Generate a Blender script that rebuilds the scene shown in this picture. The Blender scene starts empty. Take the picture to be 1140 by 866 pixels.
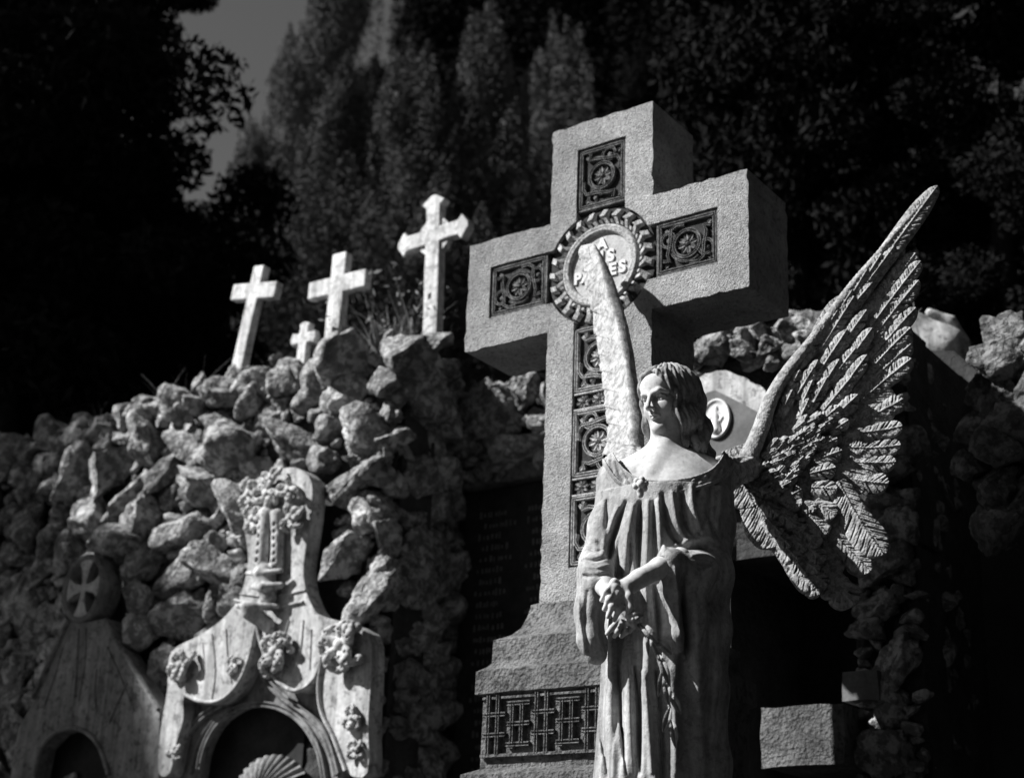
import bpy, bmesh, math, random
import numpy as np
from mathutils import Vector, Matrix
random.seed(7)
RNG = np.random.default_rng(11)
SC = bpy.context.scene
COL = SC.collection
R = math.radians
PI = math.pi

# ------------------------------------------------------------------ camera geometry (solved from the big cross)
FPX = 1700.0
CAM = np.array([2.4696, -3.872, 1.6])
YAW, PITCH, ROLL = 0.62725, 0.35068, 0.03712
_cy, _sy = math.cos(YAW), math.sin(YAW)
FW = np.array([-_sy*math.cos(PITCH), _cy*math.cos(PITCH), math.sin(PITCH)])
RT = np.array([_cy, _sy, 0.0])
UP = np.cross(RT, FW)
R2 = RT*math.cos(ROLL) + UP*math.sin(ROLL)
U2 = -RT*math.sin(ROLL) + UP*math.cos(ROLL)
EF = np.array([-_sy, _cy, 0.0])          # horizontal forward

def ray(px, py):
    return FW + R2*((px-570)/FPX) - U2*((py-433)/FPX)
def at(px, py, Y):
    """point of the photograph on the vertical plane y = Y of the site"""
    d = ray(px, py)
    return CAM + d*((Y-CAM[1])/d[1])
def atD(px, py, D):
    """point of the photograph at horizontal distance D in front of the camera"""
    d = ray(px, py)
    return CAM + d*(D/(d @ EF))

cam_d = bpy.data.cameras.new('camera')
cam = bpy.data.objects.new('camera', cam_d); COL.objects.link(cam)
cam_d.sensor_fit = 'HORIZONTAL'; cam_d.sensor_width = 36.0; cam_d.lens = 36.0*FPX/1140.0
cam_d.clip_start = 0.05; cam_d.clip_end = 600
M = Matrix(((R2[0], U2[0], -FW[0], CAM[0]), (R2[1], U2[1], -FW[1], CAM[1]), (R2[2], U2[2], -FW[2], CAM[2]), (0, 0, 0, 1)))
cam.matrix_world = M
SC.camera = cam
cam_d.dof.use_dof = True; cam_d.dof.focus_distance = 3.85; cam_d.dof.aperture_fstop = 3.2

# ------------------------------------------------------------------ light
SUN = np.array([-0.58, -0.50, 0.645]); SUN /= np.linalg.norm(SUN)
sd = bpy.data.lights.new('sun', 'SUN'); sun = bpy.data.objects.new('sun', sd); COL.objects.link(sun)
sd.energy = 5.0; sd.angle = R(0.5); sd.color = (1, 1, 1)
sun.rotation_euler = Vector(SUN.tolist()).to_track_quat('Z', 'Y').to_euler()
sun.location = (-6, -6, 12)
world = bpy.data.worlds.new('World'); SC.world = world; world.use_nodes = True
nt = world.node_tree; nt.nodes.clear()
sky = nt.nodes.new('ShaderNodeTexSky'); sky.sky_type = 'NISHITA'; sky.sun_disc = False
sky.air_density = .7; sky.dust_density = .1; sky.sun_elevation = math.asin(SUN[2]); sky.sun_rotation = math.atan2(SUN[0], SUN[1])
bw = nt.nodes.new('ShaderNodeSeparateColor')   # monochrome film behind a red filter: the red share of the sky
bg = nt.nodes.new('ShaderNodeBackground'); bg.inputs[1].default_value = 0.065
wo = nt.nodes.new('ShaderNodeOutputWorld')
nt.links.new(sky.outputs[0], bw.inputs[0]); nt.links.new(bw.outputs[0], bg.inputs[0]); nt.links.new(bg.outputs[0], wo.inputs[0])
SC.view_settings.view_transform = 'Standard'; SC.view_settings.look = 'None'
SC.view_settings.exposure = 0.9; SC.view_settings.gamma = 1.0
try: SC.view_settings.use_curve_mapping = False
except Exception: pass
SC.cycles.max_bounces = 3; SC.cycles.diffuse_bounces = 1

# ------------------------------------------------------------------ objects
def tag(o, label=None, cat=None, group=None, kind=None):
    if label: o['label'] = label
    if cat: o['category'] = cat
    if group: o['group'] = group
    if kind: o['kind'] = kind
    return o
def empty(name, loc, label=None, cat=None, group=None, kind=None):
    o = bpy.data.objects.new(name, None); COL.objects.link(o)
    o.location = [float(v) for v in loc]; o.empty_display_size = 0.1
    return tag(o, label, cat, group, kind)
def link_mesh(me, name, mat, parent=None, smooth=False):
    if mat is not None and not me.materials: me.materials.append(mat)
    me.polygons.foreach_set('use_smooth', [smooth]*len(me.polygons))
    o = bpy.data.objects.new(name, me); COL.objects.link(o)
    if parent is not None:
        o.parent = parent
        # walk up: parents are only translated, never rotated
        off = Vector((0, 0, 0)); p = parent
        while p is not None:
            off += p.location; p = p.parent
        o.location = -off
    return o
def np_mesh(V, Fq, name='m', Ft=None):
    """mesh from numpy verts, quads (and triangles)"""
    V = np.asarray(V, np.float32)
    me = bpy.data.meshes.new(name)
    nq = 0 if Fq is None else len(Fq); ntri = 0 if Ft is None else len(Ft)
    me.vertices.add(len(V)); me.vertices.foreach_set('co', V.ravel())
    idx = []; st = []
    if nq: idx.append(np.asarray(Fq, np.int32).ravel()); st.append(np.arange(nq)*4)
    if ntri: idx.append(np.asarray(Ft, np.int32).ravel()); st.append(nq*4 + np.arange(ntri)*3)
    idx = np.concatenate(idx); st = np.concatenate(st).astype(np.int32)
    me.loops.add(len(idx)); me.loops.foreach_set('vertex_index', idx.astype(np.int32))
    me.polygons.add(nq+ntri); me.polygons.foreach_set('loop_start', st)
    me.update(calc_edges=True); me.validate()
    return me
class MB:
    """collects shapes; build() links them as one mesh object"""
    def __init__(s): s.V = []; s.Q = []; s.T = []; s.n = 0
    def add(s, V, Q=None, T=None):
        V = np.asarray(V, float)
        s.V.append(V)
        if Q is not None and len(Q): s.Q.append(np.asarray(Q)+s.n)
        if T is not None and len(T): s.T.append(np.asarray(T)+s.n)
        s.n += len(V); return s
    def box(s, lo, hi):
        (a, b, c), (d, e, f) = lo, hi
        V = [(a,b,c),(d,b,c),(d,e,c),(a,e,c),(a,b,f),(d,b,f),(d,e,f),(a,e,f)]
        return s.add(V, [(0,3,2,1),(4,5,6,7),(0,1,5,4),(1,2,6,5),(2,3,7,6),(3,0,4,7)])
    def grid(s, P, closed_u=False, closed_v=False):
        """P: (n,m,3)"""
        n, m = P.shape[:2]
        i, j = np.meshgrid(np.arange(n if closed_u else n-1), np.arange(m if closed_v else m-1), indexing='ij')
        i2 = (i+1) % n; j2 = (j+1) % m
        Q = np.stack([i*m+j, i2*m+j, i2*m+j2, i*m+j2], -1).reshape(-1, 4)
        return s.add(P.reshape(-1, 3), Q)
    def build(s, name, mat, parent=None, smooth=False):
        V = np.concatenate(s.V)
        Q = np.concatenate(s.Q) if s.Q else None
        T = np.concatenate(s.T) if s.T else None
        return link_mesh(np_mesh(V, Q, name, T), name, mat, parent, smooth)

# ------------------------------------------------------------------ noise
def _hash(i, j, k, seed):
    h = (i.astype(np.int64)*374761393 + j.astype(np.int64)*668265263 + k.astype(np.int64)*2147483647 + seed*974634777) & 0xffffffff
    h = ((h ^ (h >> 13))*1274126177) & 0xffffffff
    h = (h ^ (h >> 16)) & 0xffff
    return (h/32767.5 - 1.0).astype(np.float32)
def vnoise(x, y, z, seed=0):
    x = np.asarray(x, np.float32); y = np.asarray(y, np.float32); z = np.asarray(z, np.float32)
    x, y, z = np.broadcast_arrays(x, y, z)
    xi, yi, zi = np.floor(x), np.floor(y), np.floor(z)
    fx, fy, fz = x-xi, y-yi, z-zi
    fx = fx*fx*(3-2*fx); fy = fy*fy*(3-2*fy); fz = fz*fz*(3-2*fz)
    r = 0
    for a in (0, 1):
        wa = fx if a else 1-fx
        for b in (0, 1):
            wb = fy if b else 1-fy
            for c in (0, 1):
                wc = fz if c else 1-fz
                r = r + wa*wb*wc*_hash(xi+a, yi+b, zi+c, seed)
    return r
def fbm(x, y, z, oct=4, seed=0, gain=0.5):
    r = 0; a = 1.0; f = 1.0
    for o in range(oct):
        r = r + a*vnoise(x*f+o*7.3, y*f+o*3.1, z*f+o*5.7, seed+o); a *= gain; f *= 2.03
    return r

# ------------------------------------------------------------------ materials (all greys: the place is seen in monochrome)
def mat(name, c0, c1, scale=6, bump=0.3, bdist=0.004, bscale=60, rough=0.9, spots=None, streak=False, dark=None, fine=None, spec=0.25):
    m = bpy.data.materials.new(name); m.use_nodes = True
    t = m.node_tree; N = t.nodes; L = t.links; N.clear()
    out = N.new('ShaderNodeOutputMaterial'); b = N.new('ShaderNodeBsdfPrincipled'); L.new(b.outputs[0], out.inputs[0])
    b.inputs['Roughness'].default_value = rough
    try: b.inputs['Specular IOR Level'].default_value = spec
    except Exception: pass
    tc = N.new('ShaderNodeTexCoord')
    def noise(sc, det=6, rough_=0.6, vec=None, dist=0.0):
        n = N.new('ShaderNodeTexNoise'); n.inputs['Scale'].default_value = sc; n.inputs['Detail'].default_value = det
        n.inputs['Roughness'].default_value = rough_; n.inputs['Distortion'].default_value = dist
        L.new(vec if vec is not None else tc.outputs['Object'], n.inputs['Vector']); return n.outputs['Fac']
    def ramp(fac, p0, v0, p1, v1):
        r = N.new('ShaderNodeMapRange'); L.new(fac, r.inputs[0]); r.inputs[1].default_value = p0; r.inputs[2].default_value = p1
        r.inputs[3].default_value = v0; r.inputs[4].default_value = v1; return r.outputs[0]
    def mul(a, bb):
        r = N.new('ShaderNodeMath'); r.operation = 'MULTIPLY'; L.new(a, r.inputs[0]); L.new(bb, r.inputs[1]); return r.outputs[0]
    v = ramp(noise(scale), 0.32, c0, 0.68, c1)
    v = mul(v, ramp(noise(scale*7, 4), 0.3, 0.82, 0.7, 1.15))
    if spots:                                   # dark lichen and pits: (scale, threshold, strength)
        v = mul(v, ramp(noise(spots[0], 8, 0.7), spots[1], spots[2], spots[1]+0.07, 1.0))
    if streak:
        mp = N.new('ShaderNodeMapping'); L.new(tc.outputs['Object'], mp.inputs[0]); mp.inputs['Scale'].default_value = (22, 22, 1.6)
        v = mul(v, ramp(noise(1.0, 5, 0.6, mp.outputs[0], 0.4), 0.35, 0.55, 0.62, 1.12))
    if dark:                                    # big stains: (scale, strength)
        v = mul(v, ramp(noise(dark[0], 3, 0.5, None, 0.6), 0.38, dark[1], 0.6, 1.0))
    cc = N.new('ShaderNodeCombineColor')
    for i in range(3): L.new(v, cc.inputs[i])
    L.new(cc.outputs[0], b.inputs['Base Color'])
    if bump:
        b1 = N.new('ShaderNodeBump'); b1.inputs['Strength'].default_value = bump; b1.inputs['Distance'].default_value = bdist
        L.new(noise(bscale, 5, 0.65), b1.inputs['Height']); last = b1
        if fine:
            vo = N.new('ShaderNodeTexVoronoi'); vo.inputs['Scale'].default_value = fine[0]; L.new(tc.outputs['Object'], vo.inputs['Vector'])
            b2 = N.new('ShaderNodeBump'); b2.inputs['Strength'].default_value = fine[1]; b2.inputs['Distance'].default_value = fine[2]
            L.new(vo.outputs['Distance'], b2.inputs['Height']); L.new(b1.outputs[0], b2.inputs['Normal']); last = b2
        L.new(last.outputs[0], b.inputs['Normal'])
    return m
MT = {}
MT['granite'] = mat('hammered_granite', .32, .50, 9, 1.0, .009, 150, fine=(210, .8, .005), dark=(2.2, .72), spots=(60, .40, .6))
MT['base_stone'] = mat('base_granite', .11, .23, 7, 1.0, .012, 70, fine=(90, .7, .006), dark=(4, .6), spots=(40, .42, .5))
MT['relief'] = mat('weathered_relief_stone', .34, .52, 30, .6, .003, 160, spots=(120, .45, .5))
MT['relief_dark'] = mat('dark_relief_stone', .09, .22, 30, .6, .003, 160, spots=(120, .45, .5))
MT['panel_floor'] = mat('dark_recess_stone', .02, .05, 30, .7, .004, 120)  # recess floors, far darker than the cross face
MT['medallion'] = mat('medallion_stone', .36, .52, 14, .5, .003, 120, spots=(50, .38, .6))
MT['letters'] = mat('raised_letter_stone', .62, .74, 20, .3, .002, 150)
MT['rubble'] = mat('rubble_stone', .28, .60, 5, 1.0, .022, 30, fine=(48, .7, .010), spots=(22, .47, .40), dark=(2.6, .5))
MT['rubble_shaded'] = mat('shade_toned_rubble', .12, .28, 5, 1.0, .022, 30, fine=(48, .7, .010), spots=(22, .47, .40), dark=(2.6, .5))  # same rubble, with the shade on the far-right pier put into its colour
MT['mortar'] = mat('dark_mortar', .03, .07, 8, 1.0, .02, 30)
MT['marble'] = mat('white_marble', .52, .72, 7, .6, .004, 60, spots=(24, .42, .6), streak=True)
MT['marble_white'] = mat('clean_white_marble', .66, .80, 6, .3, .002, 80, spots=(20, .36, .75))
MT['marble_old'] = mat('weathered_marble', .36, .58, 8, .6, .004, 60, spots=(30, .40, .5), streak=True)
MT['marble_shaded'] = mat('shade_toned_stained_marble', .14, .27, 8, .6, .004, 60, spots=(30, .40, .5), streak=True)  # the weathered marble again, shade and vignette darkening put into its colour
MT['slab'] = mat('dark_slate_and_hollow', .02, .04, 8, .3, .002, 90, rough=.9, spec=.1)  # slate of the slabs; in the tomb hollows it stands for shade
MT['plaque'] = mat('grey_plaque_stone', .09, .16, 10, .4, .002, 120)
MT['angel'] = mat('statue_stone', .26, .46, 12, .5, .003, 110, spots=(60, .40, .72), streak=True, fine=(220, .3, .002))
MT['skin'] = mat('statue_smooth_stone', .42, .60, 12, .3, .0015, 110, spots=(34, .37, .7))
MT['hair'] = mat('statue_hair_stone', .20, .34, 20, .5, .003, 110, spots=(60, .42, .6))
MT['wing'] = mat('wing_stone', .26, .42, 14, .8, .004, 85, spots=(60, .44, .55), fine=(180, .4, .003))
MT['wing_pale'] = mat('pale_wing_stone', .28, .48, 20, .8, .004, 70, spots=(46, .45, .62))
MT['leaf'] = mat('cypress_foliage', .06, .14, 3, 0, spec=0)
MT['leaf_shaded'] = mat('shade_toned_foliage', .008, .02, 3, 0, spec=0)  # foliage painted near black: shade and vignette put into the leaf colour
MT['bark'] = mat('bark', .015, .03, 10, 1, .02, 30, spec=0)
MT['earth'] = mat('earth', .025, .055, 1.2, .8, .03, 9)
MT['grass'] = mat('dry_grass', .10, .22, 5, 0)

# ------------------------------------------------------------------ distance-field sculpting
class Field:
    def __init__(s, lo, hi, h):
        s.lo = np.array(lo, np.float32); s.h = h
        n = np.ceil((np.array(hi)-s.lo)/h).astype(int)+1
        s.ax = [(s.lo[i]+np.arange(n[i])*h).astype(np.float32) for i in range(3)]
        s.F = np.full(n, 1.0, np.float32)
    def sub(s, lo, hi):
        r = []
        for i in range(3):
            a = int(max(0, math.floor((lo[i]-s.lo[i])/s.h))); b = int(min(len(s.ax[i]), math.ceil((hi[i]-s.lo[i])/s.h)+1))
            if b <= a: return None
            r.append(slice(a, b))
        return tuple(r)
    def pts(s, sl):
        return s.ax[0][sl[0]][:, None, None], s.ax[1][sl[1]][None, :, None], s.ax[2][sl[2]][None, None, :]
    def op(s, fn, lo, hi, k=0.0, mode='add', m=None):
        m = (k + 3*s.h + 0.004) if m is None else m
        sl = s.sub([a-m for a in lo], [a+m for a in hi])
        if sl is None: return s
        d = fn(*s.pts(sl)); F = s.F[sl]
        if mode == 'cut': d = -d
        if k > 0:
            hh = np.maximum(k-np.abs(F-d), 0)/k
            if mode == 'add': r = np.minimum(F, d) - hh*hh*k*.25
            else: r = np.maximum(F, d) + hh*hh*k*.25
        else:
            r = np.minimum(F, d) if mode == 'add' else np.maximum(F, d)
        s.F[sl] = r; return s
    def cone(s, a, b, ra, rb, k=0.0, mode='add'):
        a = np.array(a, float); b = np.array(b, float); ba = b-a; L2 = float(ba@ba)+1e-12
        def fn(x, y, z):
            px, py, pz = x-a[0], y-a[1], z-a[2]
            t = np.clip((px*ba[0]+py*ba[1]+pz*ba[2])/L2, 0, 1)
            return np.sqrt((px-t*ba[0])**2+(py-t*ba[1])**2+(pz-t*ba[2])**2) - (ra+(rb-ra)*t)
        r = max(ra, rb)
        return s.op(fn, np.minimum(a, b)-r, np.maximum(a, b)+r, k, mode)
    def chain(s, P, rs, k=0.0, mode='add'):
        for i in range(len(P)-1): s.cone(P[i], P[i+1], rs[i], rs[i+1], k, mode)
        return s
    def ell(s, c, r, k=0.0, mode='add', rot=None):
        c = np.array(c, float); r = np.array(r, float); Rm = np.eye(3) if rot is None else np.array(rot)
        def fn(x, y, z):
            X, Y, Z = x-c[0], y-c[1], z-c[2]
            q = [(Rm[0][i]*X+Rm[1][i]*Y+Rm[2][i]*Z) for i in range(3)]
            k0 = np.sqrt((q[0]/r[0])**2+(q[1]/r[1])**2+(q[2]/r[2])**2)
            k1 = np.sqrt((q[0]/r[0]**2)**2+(q[1]/r[1]**2)**2+(q[2]/r[2]**2)**2)+1e-6
            return k0*(k0-1)/k1
        e = np.abs(Rm) @ r
        return s.op(fn, c-e, c+e, k, mode)
    def mesh(s, T=None, name='sculpt'):
        F = s.F; nx, ny, nz = F.shape; S = F < 0
        cnt = np.zeros((nx-1, ny-1, nz-1), np.int8)
        for a in (0, 1):
            for b in (0, 1):
                for c in (0, 1): cnt += S[a:nx-1+a, b:ny-1+b, c:nz-1+c]
        act = (cnt > 0) & (cnt < 8)
        I = np.argwhere(act); idx = np.full(act.shape, -1, np.int64); idx[act] = np.arange(len(I))
        acc = np.zeros((len(I), 3)); num = np.zeros(len(I))
        cor = {}
        for a in (0, 1):
            for b in (0, 1):
                for c in (0, 1): cor[a, b, c] = F[I[:, 0]+a, I[:, 1]+b, I[:, 2]+c]
        for d in range(3):
            for a in (0, 1):
                for b in (0, 1):
                    p = [0, 0, 0]; q = [0, 0, 0]; o = [x for x in range(3) if x != d]
                    p[o[0]] = q[o[0]] = a; p[o[1]] = q[o[1]] = b; q[d] = 1
                    f0, f1 = cor[tuple(p)], cor[tuple(q)]
                    mk = (f0 < 0) != (f1 < 0)
                    t = np.where(mk, f0/np.where(mk, f0-f1, 1), 0)
                    pos = np.zeros((len(I), 3)); pos[:, o[0]] = a; pos[:, o[1]] = b; pos[:, d] = t
                    acc += pos*mk[:, None]; num += mk
        V = (I + acc/num[:, None])*s.h + s.lo
        Q = []
        for d in range(3):
            o = [(1, 2), (2, 0), (0, 1)][d]
            sl0 = [slice(1, n-1) for n in F.shape]; sl1 = list(sl0)
            sl0[d] = slice(0, F.shape[d]-1); sl1[d] = slice(1, F.shape[d])
            A = S[tuple(sl0)]; B = S[tuple(sl1)]
            E = np.argwhere(A != B); flip = A[tuple(E.T)]
            E = E + [0 if i == d else 1 for i in range(3)]
            e1 = np.zeros(3, int); e1[o[0]] = 1; e2 = np.zeros(3, int); e2[o[1]] = 1
            c = [E-e1-e2, E-e2, E, E-e1]
            q = np.stack([idx[tuple(x.T)] for x in c], -1)
            q[~flip] = q[~flip][:, ::-1]
            Q.append(q)
        Q = np.concatenate(Q); Q = Q[(Q >= 0).all(1)]
        if T is not None: V = T(V)
        if name is None: return V, Q
        return np_mesh(V, Q, name)
def smooth_open(l, k=6):
    P = np.array(l, float); n = len(P); out = []
    for i in range(n-1):
        p0, p1, p2, p3 = P[max(i-1, 0)], P[i], P[i+1], P[min(i+2, n-1)]
        for j in range(k):
            t = j/k; out.append(.5*((2*p1)+(-p0+p2)*t+(2*p0-5*p1+4*p2-p3)*t*t+(-p0+3*p1-3*p2+p3)*t**3))
    out.append(P[-1]); return np.array(out)
# ================================================================== the big cross
ZA, ZB, ZC = 3.9256, 3.5233, 3.7245           # arm top, arm bottom, centre of the medallion
ZT, Z0 = 4.2781, 2.6063                        # top of the cross, bottom of the shaft
XA, W2, DEP = 0.5438, 0.2, 0.277

def rough_outline(P, step=.02, amp=.0016, seed=3):
    """subdivide a closed outline and nibble its edges"""
    out = []; n = len(P)
    for i in range(n):
        a = np.array(P[i], float); b = np.array(P[(i+1) % n], float); L = np.linalg.norm(b-a); k = max(1, int(L/step))
        nn = np.array([b[1]-a[1], a[0]-b[0]])/(L+1e-9)
        for j in range(k):
            p = a+(b-a)*j/k
            if j: p = p + nn*amp*RNG.normal()
            out.append(p)
    return np.array(out)
def extrude_shape(outer, holes, y0, y1):
    """closed outline in the X-Z plane (with holes) as a solid between y0 and y1; returns V, Q, T"""
    from mathutils.geometry import delaunay_2d_cdt
    rings = [np.array(outer, float)] + [np.array(h, float) for h in holes]
    pts = [Vector((float(p[0]), float(p[1]))) for r in rings for p in r]
    faces = []; n = 0; edges = []
    for r in rings:
        m = len(r); edges += [(n+i, n+(i+1) % m) for i in range(m)]; faces.append(list(range(n, n+m))); n += m
    def area(r): return .5*np.sum(r[:, 0]*np.roll(r[:, 1], -1)-np.roll(r[:, 0], -1)*r[:, 1])
    v, e, f, ov, oe, of = delaunay_2d_cdt(pts, edges, [], 0, 1e-7)
    v = np.array([(p.x, p.y) for p in v])
    def inside(p, r):
        x, y = p; c = False; m = len(r); j = m-1
        for i in range(m):
            if (r[i][1] > y) != (r[j][1] > y) and x < (r[j][0]-r[i][0])*(y-r[i][1])/(r[j][1]-r[i][1])+r[i][0]: c = not c
            j = i
        return c
    T = [t for t in f if len(t) == 3]
    keep = []
    for t in T:
        c = v[list(t)].mean(0)
        if inside(c, rings[0]) and not any(inside(c, h) for h in rings[1:]): keep.append(t)
    T = np.array(keep); m = len(v)
    a = v[T]; s = (a[:, 1, 0]-a[:, 0, 0])*(a[:, 2, 1]-a[:, 0, 1])-(a[:, 2, 0]-a[:, 0, 0])*(a[:, 1, 1]-a[:, 0, 1])
    T[s < 0] = T[s < 0][:, ::-1]
    V = np.concatenate([np.stack([v[:, 0], np.full(m, y0), v[:, 1]], -1), np.stack([v[:, 0], np.full(m, y1), v[:, 1]], -1)])
    TT = np.concatenate([T, T[:, ::-1]+m])
    # boundary edges of the kept triangles
    cnt = {}
    for t in T:
        for i in range(3):
            k = (int(t[i]), int(t[(i+1) % 3])); cnt[k] = 1
    Q = [(b, a, a+m, b+m) for (a, b) in cnt if (b, a) not in cnt]
    return V, np.array(Q), TT
def bevel_obj(o, w=.004, seg=2):
    b = o.modifiers.new('edge_wear', 'BEVEL'); b.width = w; b.segments = seg; b.limit_method = 'ANGLE'; b.angle_limit = R(40)

cross = empty('stone_cross', (0, .138, 0), 'large pale granite cross with carved round medallion, behind the angel', 'cross')
outer = [(-W2, Z0), (W2, Z0), (W2, ZB), (XA, ZB), (XA, ZA), (W2, ZA), (W2, ZT), (-W2, ZT), (-W2, ZA), (-XA, ZA), (-XA, ZB), (-W2, ZB)]
RR, PH = .208, .097
al = math.asin(PH/RR)
hole = []
ends = {0: .438, 90: .453, 180: .448, 270: ZC-2.714}
for th in (0, 90, 180, 270):
    t = R(th); L = ends[th]
    rt = lambda x, y: (x*math.cos(t)-y*math.sin(t), ZC+x*math.sin(t)+y*math.cos(t))
    hole += [rt(RR*math.cos(al), -PH), rt(L, -PH), rt(L, PH), rt(RR*math.cos(al), PH)]
    for a in np.linspace(al, PI/2-al, 12)[1:-1]: hole.append(rt(RR*math.cos(a), RR*math.sin(a)))
mb = MB()
ro = rough_outline(outer, .025, .0022)
V, Q, T = extrude_shape(ro, [rough_outline(hole, .03, .0007)], 0, .035)
mb.add(V, Q, T)
V, Q, T = extrude_shape(ro, [], .0345, DEP)
mb.add(V, Q, T)
body = mb.build('cross_body', MT['granite'], cross)

def tube2(mb, P, w, h, y, closed=False, prof='rim'):
    """a carved band following the polyline P (X-Z) standing out of y towards the viewer"""
    P = np.array(P, float); n = len(P)
    d = (np.roll(P, -1, 0)-np.roll(P, 1, 0)) if closed else np.gradient(P, axis=0)
    d /= np.linalg.norm(d, axis=1)[:, None]+1e-9
    nn = np.stack([-d[:, 1], d[:, 0]], -1)
    if prof == 'rim': pr = [(-.5, 0), (-.5, .9), (-.38, 1), (-.22, .95), (-.14, .55), (.14, .55), (.22, .95), (.38, 1), (.5, .9), (.5, 0)]
    elif prof == 'round': pr = [(math.cos(a)*.5, math.sin(a)) for a in np.linspace(PI, 0, 8)]
    else: pr = [(-.5, 0), (-.42, 1), (.42, 1), (.5, 0)]
    G = np.zeros((n, len(pr), 3))
    for j, (o, hh) in enumerate(pr):
        q = P+nn*o*w
        G[:, j, 0] = q[:, 0]; G[:, j, 2] = q[:, 1]; G[:, j, 1] = y-hh*h
    mb.grid(G, closed_u=closed)
def arc(cx, cz, r, a0, a1, n=24):
    a = np.linspace(R(a0), R(a1), n); return [(cx+r*math.cos(t), cz+r*math.sin(t)) for t in a]
def rectpath(x0, z0, x1, z1, k=12):
    c = [(x0, z0), (x1, z0), (x1, z1), (x0, z1)]; out = []
    for i in range(4):
        a, b = np.array(c[i]), np.array(c[(i+1) % 4])
        out += [tuple(a+(b-a)*j/k) for j in range(k)]
    return out
def bead(mb, x, z, r, h, y, n=10):
    a = np.linspace(0, 2*PI, n, endpoint=False)
    G = np.zeros((4, n, 3))
    for i, (rr, hh) in enumerate([(1, 0), (.85, .55), (.5, .9), (.02, 1)]):
        G[i, :, 0] = x+np.cos(a)*r*rr; G[i, :, 2] = z+np.sin(a)*r*rr; G[i, :, 1] = y-h*hh
    mb.grid(G[::-1], closed_v=True)
def petal(mb, x, z, ang, r0, r1, w, h, y):
    t = np.linspace(0, 1, 8); wd = w*np.sin(PI*np.clip(t*.92+.06, 0, 1))**.7; n = 7
    G = np.zeros((8, n, 3)); c, s = math.cos(ang), math.sin(ang)
    for j, sc in enumerate(np.linspace(-1, 1, n)):
        rr = r0+(r1-r0)*t; o = wd*sc
        hh = h*(.35+.65*abs(sc))*(1-abs(sc)**6)*np.where((t == 0) | (t == 1), 0, 1)
        G[:, j, 0] = x+rr*c-o*s; G[:, j, 2] = z+rr*s+o*c; G[:, j, 1] = y-hh
    mb.grid(G)
def flower(mb, x, z, r, n, h, y, w=None):
    for i in range(n): petal(mb, x, z, 2*PI*i/n+.2, r*.2, r, (w or r*.30), h, y)
    bead(mb, x, z, r*.2, h*1.2, y)
def motif(mb, x0, z0, x1, z1, y, flip=False, h=.012):
    """square interlace: frame, ring with an eight-petalled flower, looped bands in the corners"""
    cx, cz = (x0+x1)/2, (z0+z1)/2; a, b = (x1-x0)/2, (z1-z0)/2; m = min(a, b)
    bw_ = .0115
    tube2(mb, rectpath(x0+.008, z0+.008, x1-.008, z1-.008), .013, h, y, True)
    r = m*.52
    tube2(mb, arc(cx, cz, r, 0, 360, 40)[:-1], bw_, h*1.15, y, True)
    flower(mb, cx, cz, r*.80, 8, h, y)
    long_x = a >= b
    for s in (-1, 1):
        ss = -s if flip else s
        # hook: leaves the ring tangentially, runs round a small loop and returns to the frame
        if long_x: ex, ez = cx+s*(a-m*.42), cz+ss*m*.30
        else: ex, ez = cx+ss*m*.30, cz+s*(b-m*.42)
        rl = m*.27
        tube2(mb, arc(ex, ez, rl, 0, 300, 22), bw_*.85, h*.95, y)
        bead(mb, ex, ez, rl*.42, h*.7, y)
        if long_x:
            tube2(mb, [(cx+s*r*.2, cz+ss*(b-.02)), (cx+s*r*.8, cz+ss*(b-.018)), (cx+s*r*1.25, cz+ss*m*.66), (cx+s*r*1.3, cz+ss*m*.2), (cx+s*r*1.5, cz-ss*m*.3), (cx+s*(a-m*.5), cz-ss*m*.55), (cx+s*(a-.02), cz-ss*m*.5)], bw_, h*1.1, y)
            tube2(mb, arc(cx, cz, r*1.28, 90+s*50, 90+s*50+s*ss*-95, 14) if s > 0 else arc(cx, cz, r*1.28, 230, 310, 14), bw_*.7, h*.8, y)
        else:
            tube2(mb, [(cx+ss*(a-.02), cz+s*r*.2), (cx+ss*(a-.018), cz+s*r*.8), (cx+ss*m*.66, cz+s*r*1.25), (cx+ss*m*.2, cz+s*r*1.3), (cx-ss*m*.3, cz+s*r*1.5), (cx-ss*m*.55, cz+s*(b-m*.5)), (cx-ss*m*.5, cz+s*(b-.02))], bw_, h*1.1, y)
    for sx in (-1, 1):
        for sz in (-1, 1):
            petal(mb, cx+sx*(a-.022), cz+sz*(b-.022), math.atan2(-sz*b, -sx*a), 0, m*.28, m*.09, h*.6, y)
FY = .0165
def panel(name, x0, z0, x1, z1, mt, flip=False):
    f = MB(); f.box((x0-.004, FY, z0-.004), (x1+.004, .036, z1+.004))
    pf = f.build(name, MT['panel_floor'], cross)
    r = MB(); motif(r, x0+.006, z0+.006, x1-.006, z1-.006, FY, flip)
    # plain fillet round the recess
    tube2(r, rectpath(x0+.004, z0+.004, x1-.004, z1-.004), .006, .010, FY, True, 'flat')
    r.build('interlace', mt, pf)
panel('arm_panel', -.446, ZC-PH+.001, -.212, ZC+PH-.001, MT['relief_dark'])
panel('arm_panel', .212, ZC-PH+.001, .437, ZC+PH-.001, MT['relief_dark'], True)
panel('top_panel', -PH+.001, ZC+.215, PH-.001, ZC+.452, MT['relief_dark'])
f = MB(); f.box((-PH+.0005, FY, 2.7145), (PH-.0005, .036, ZC-.2))
pf = f.build('shaft_panel', MT['panel_floor'], cross)
rm = MB(); z = 3.513; MHt = .2235; ST = .062
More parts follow.
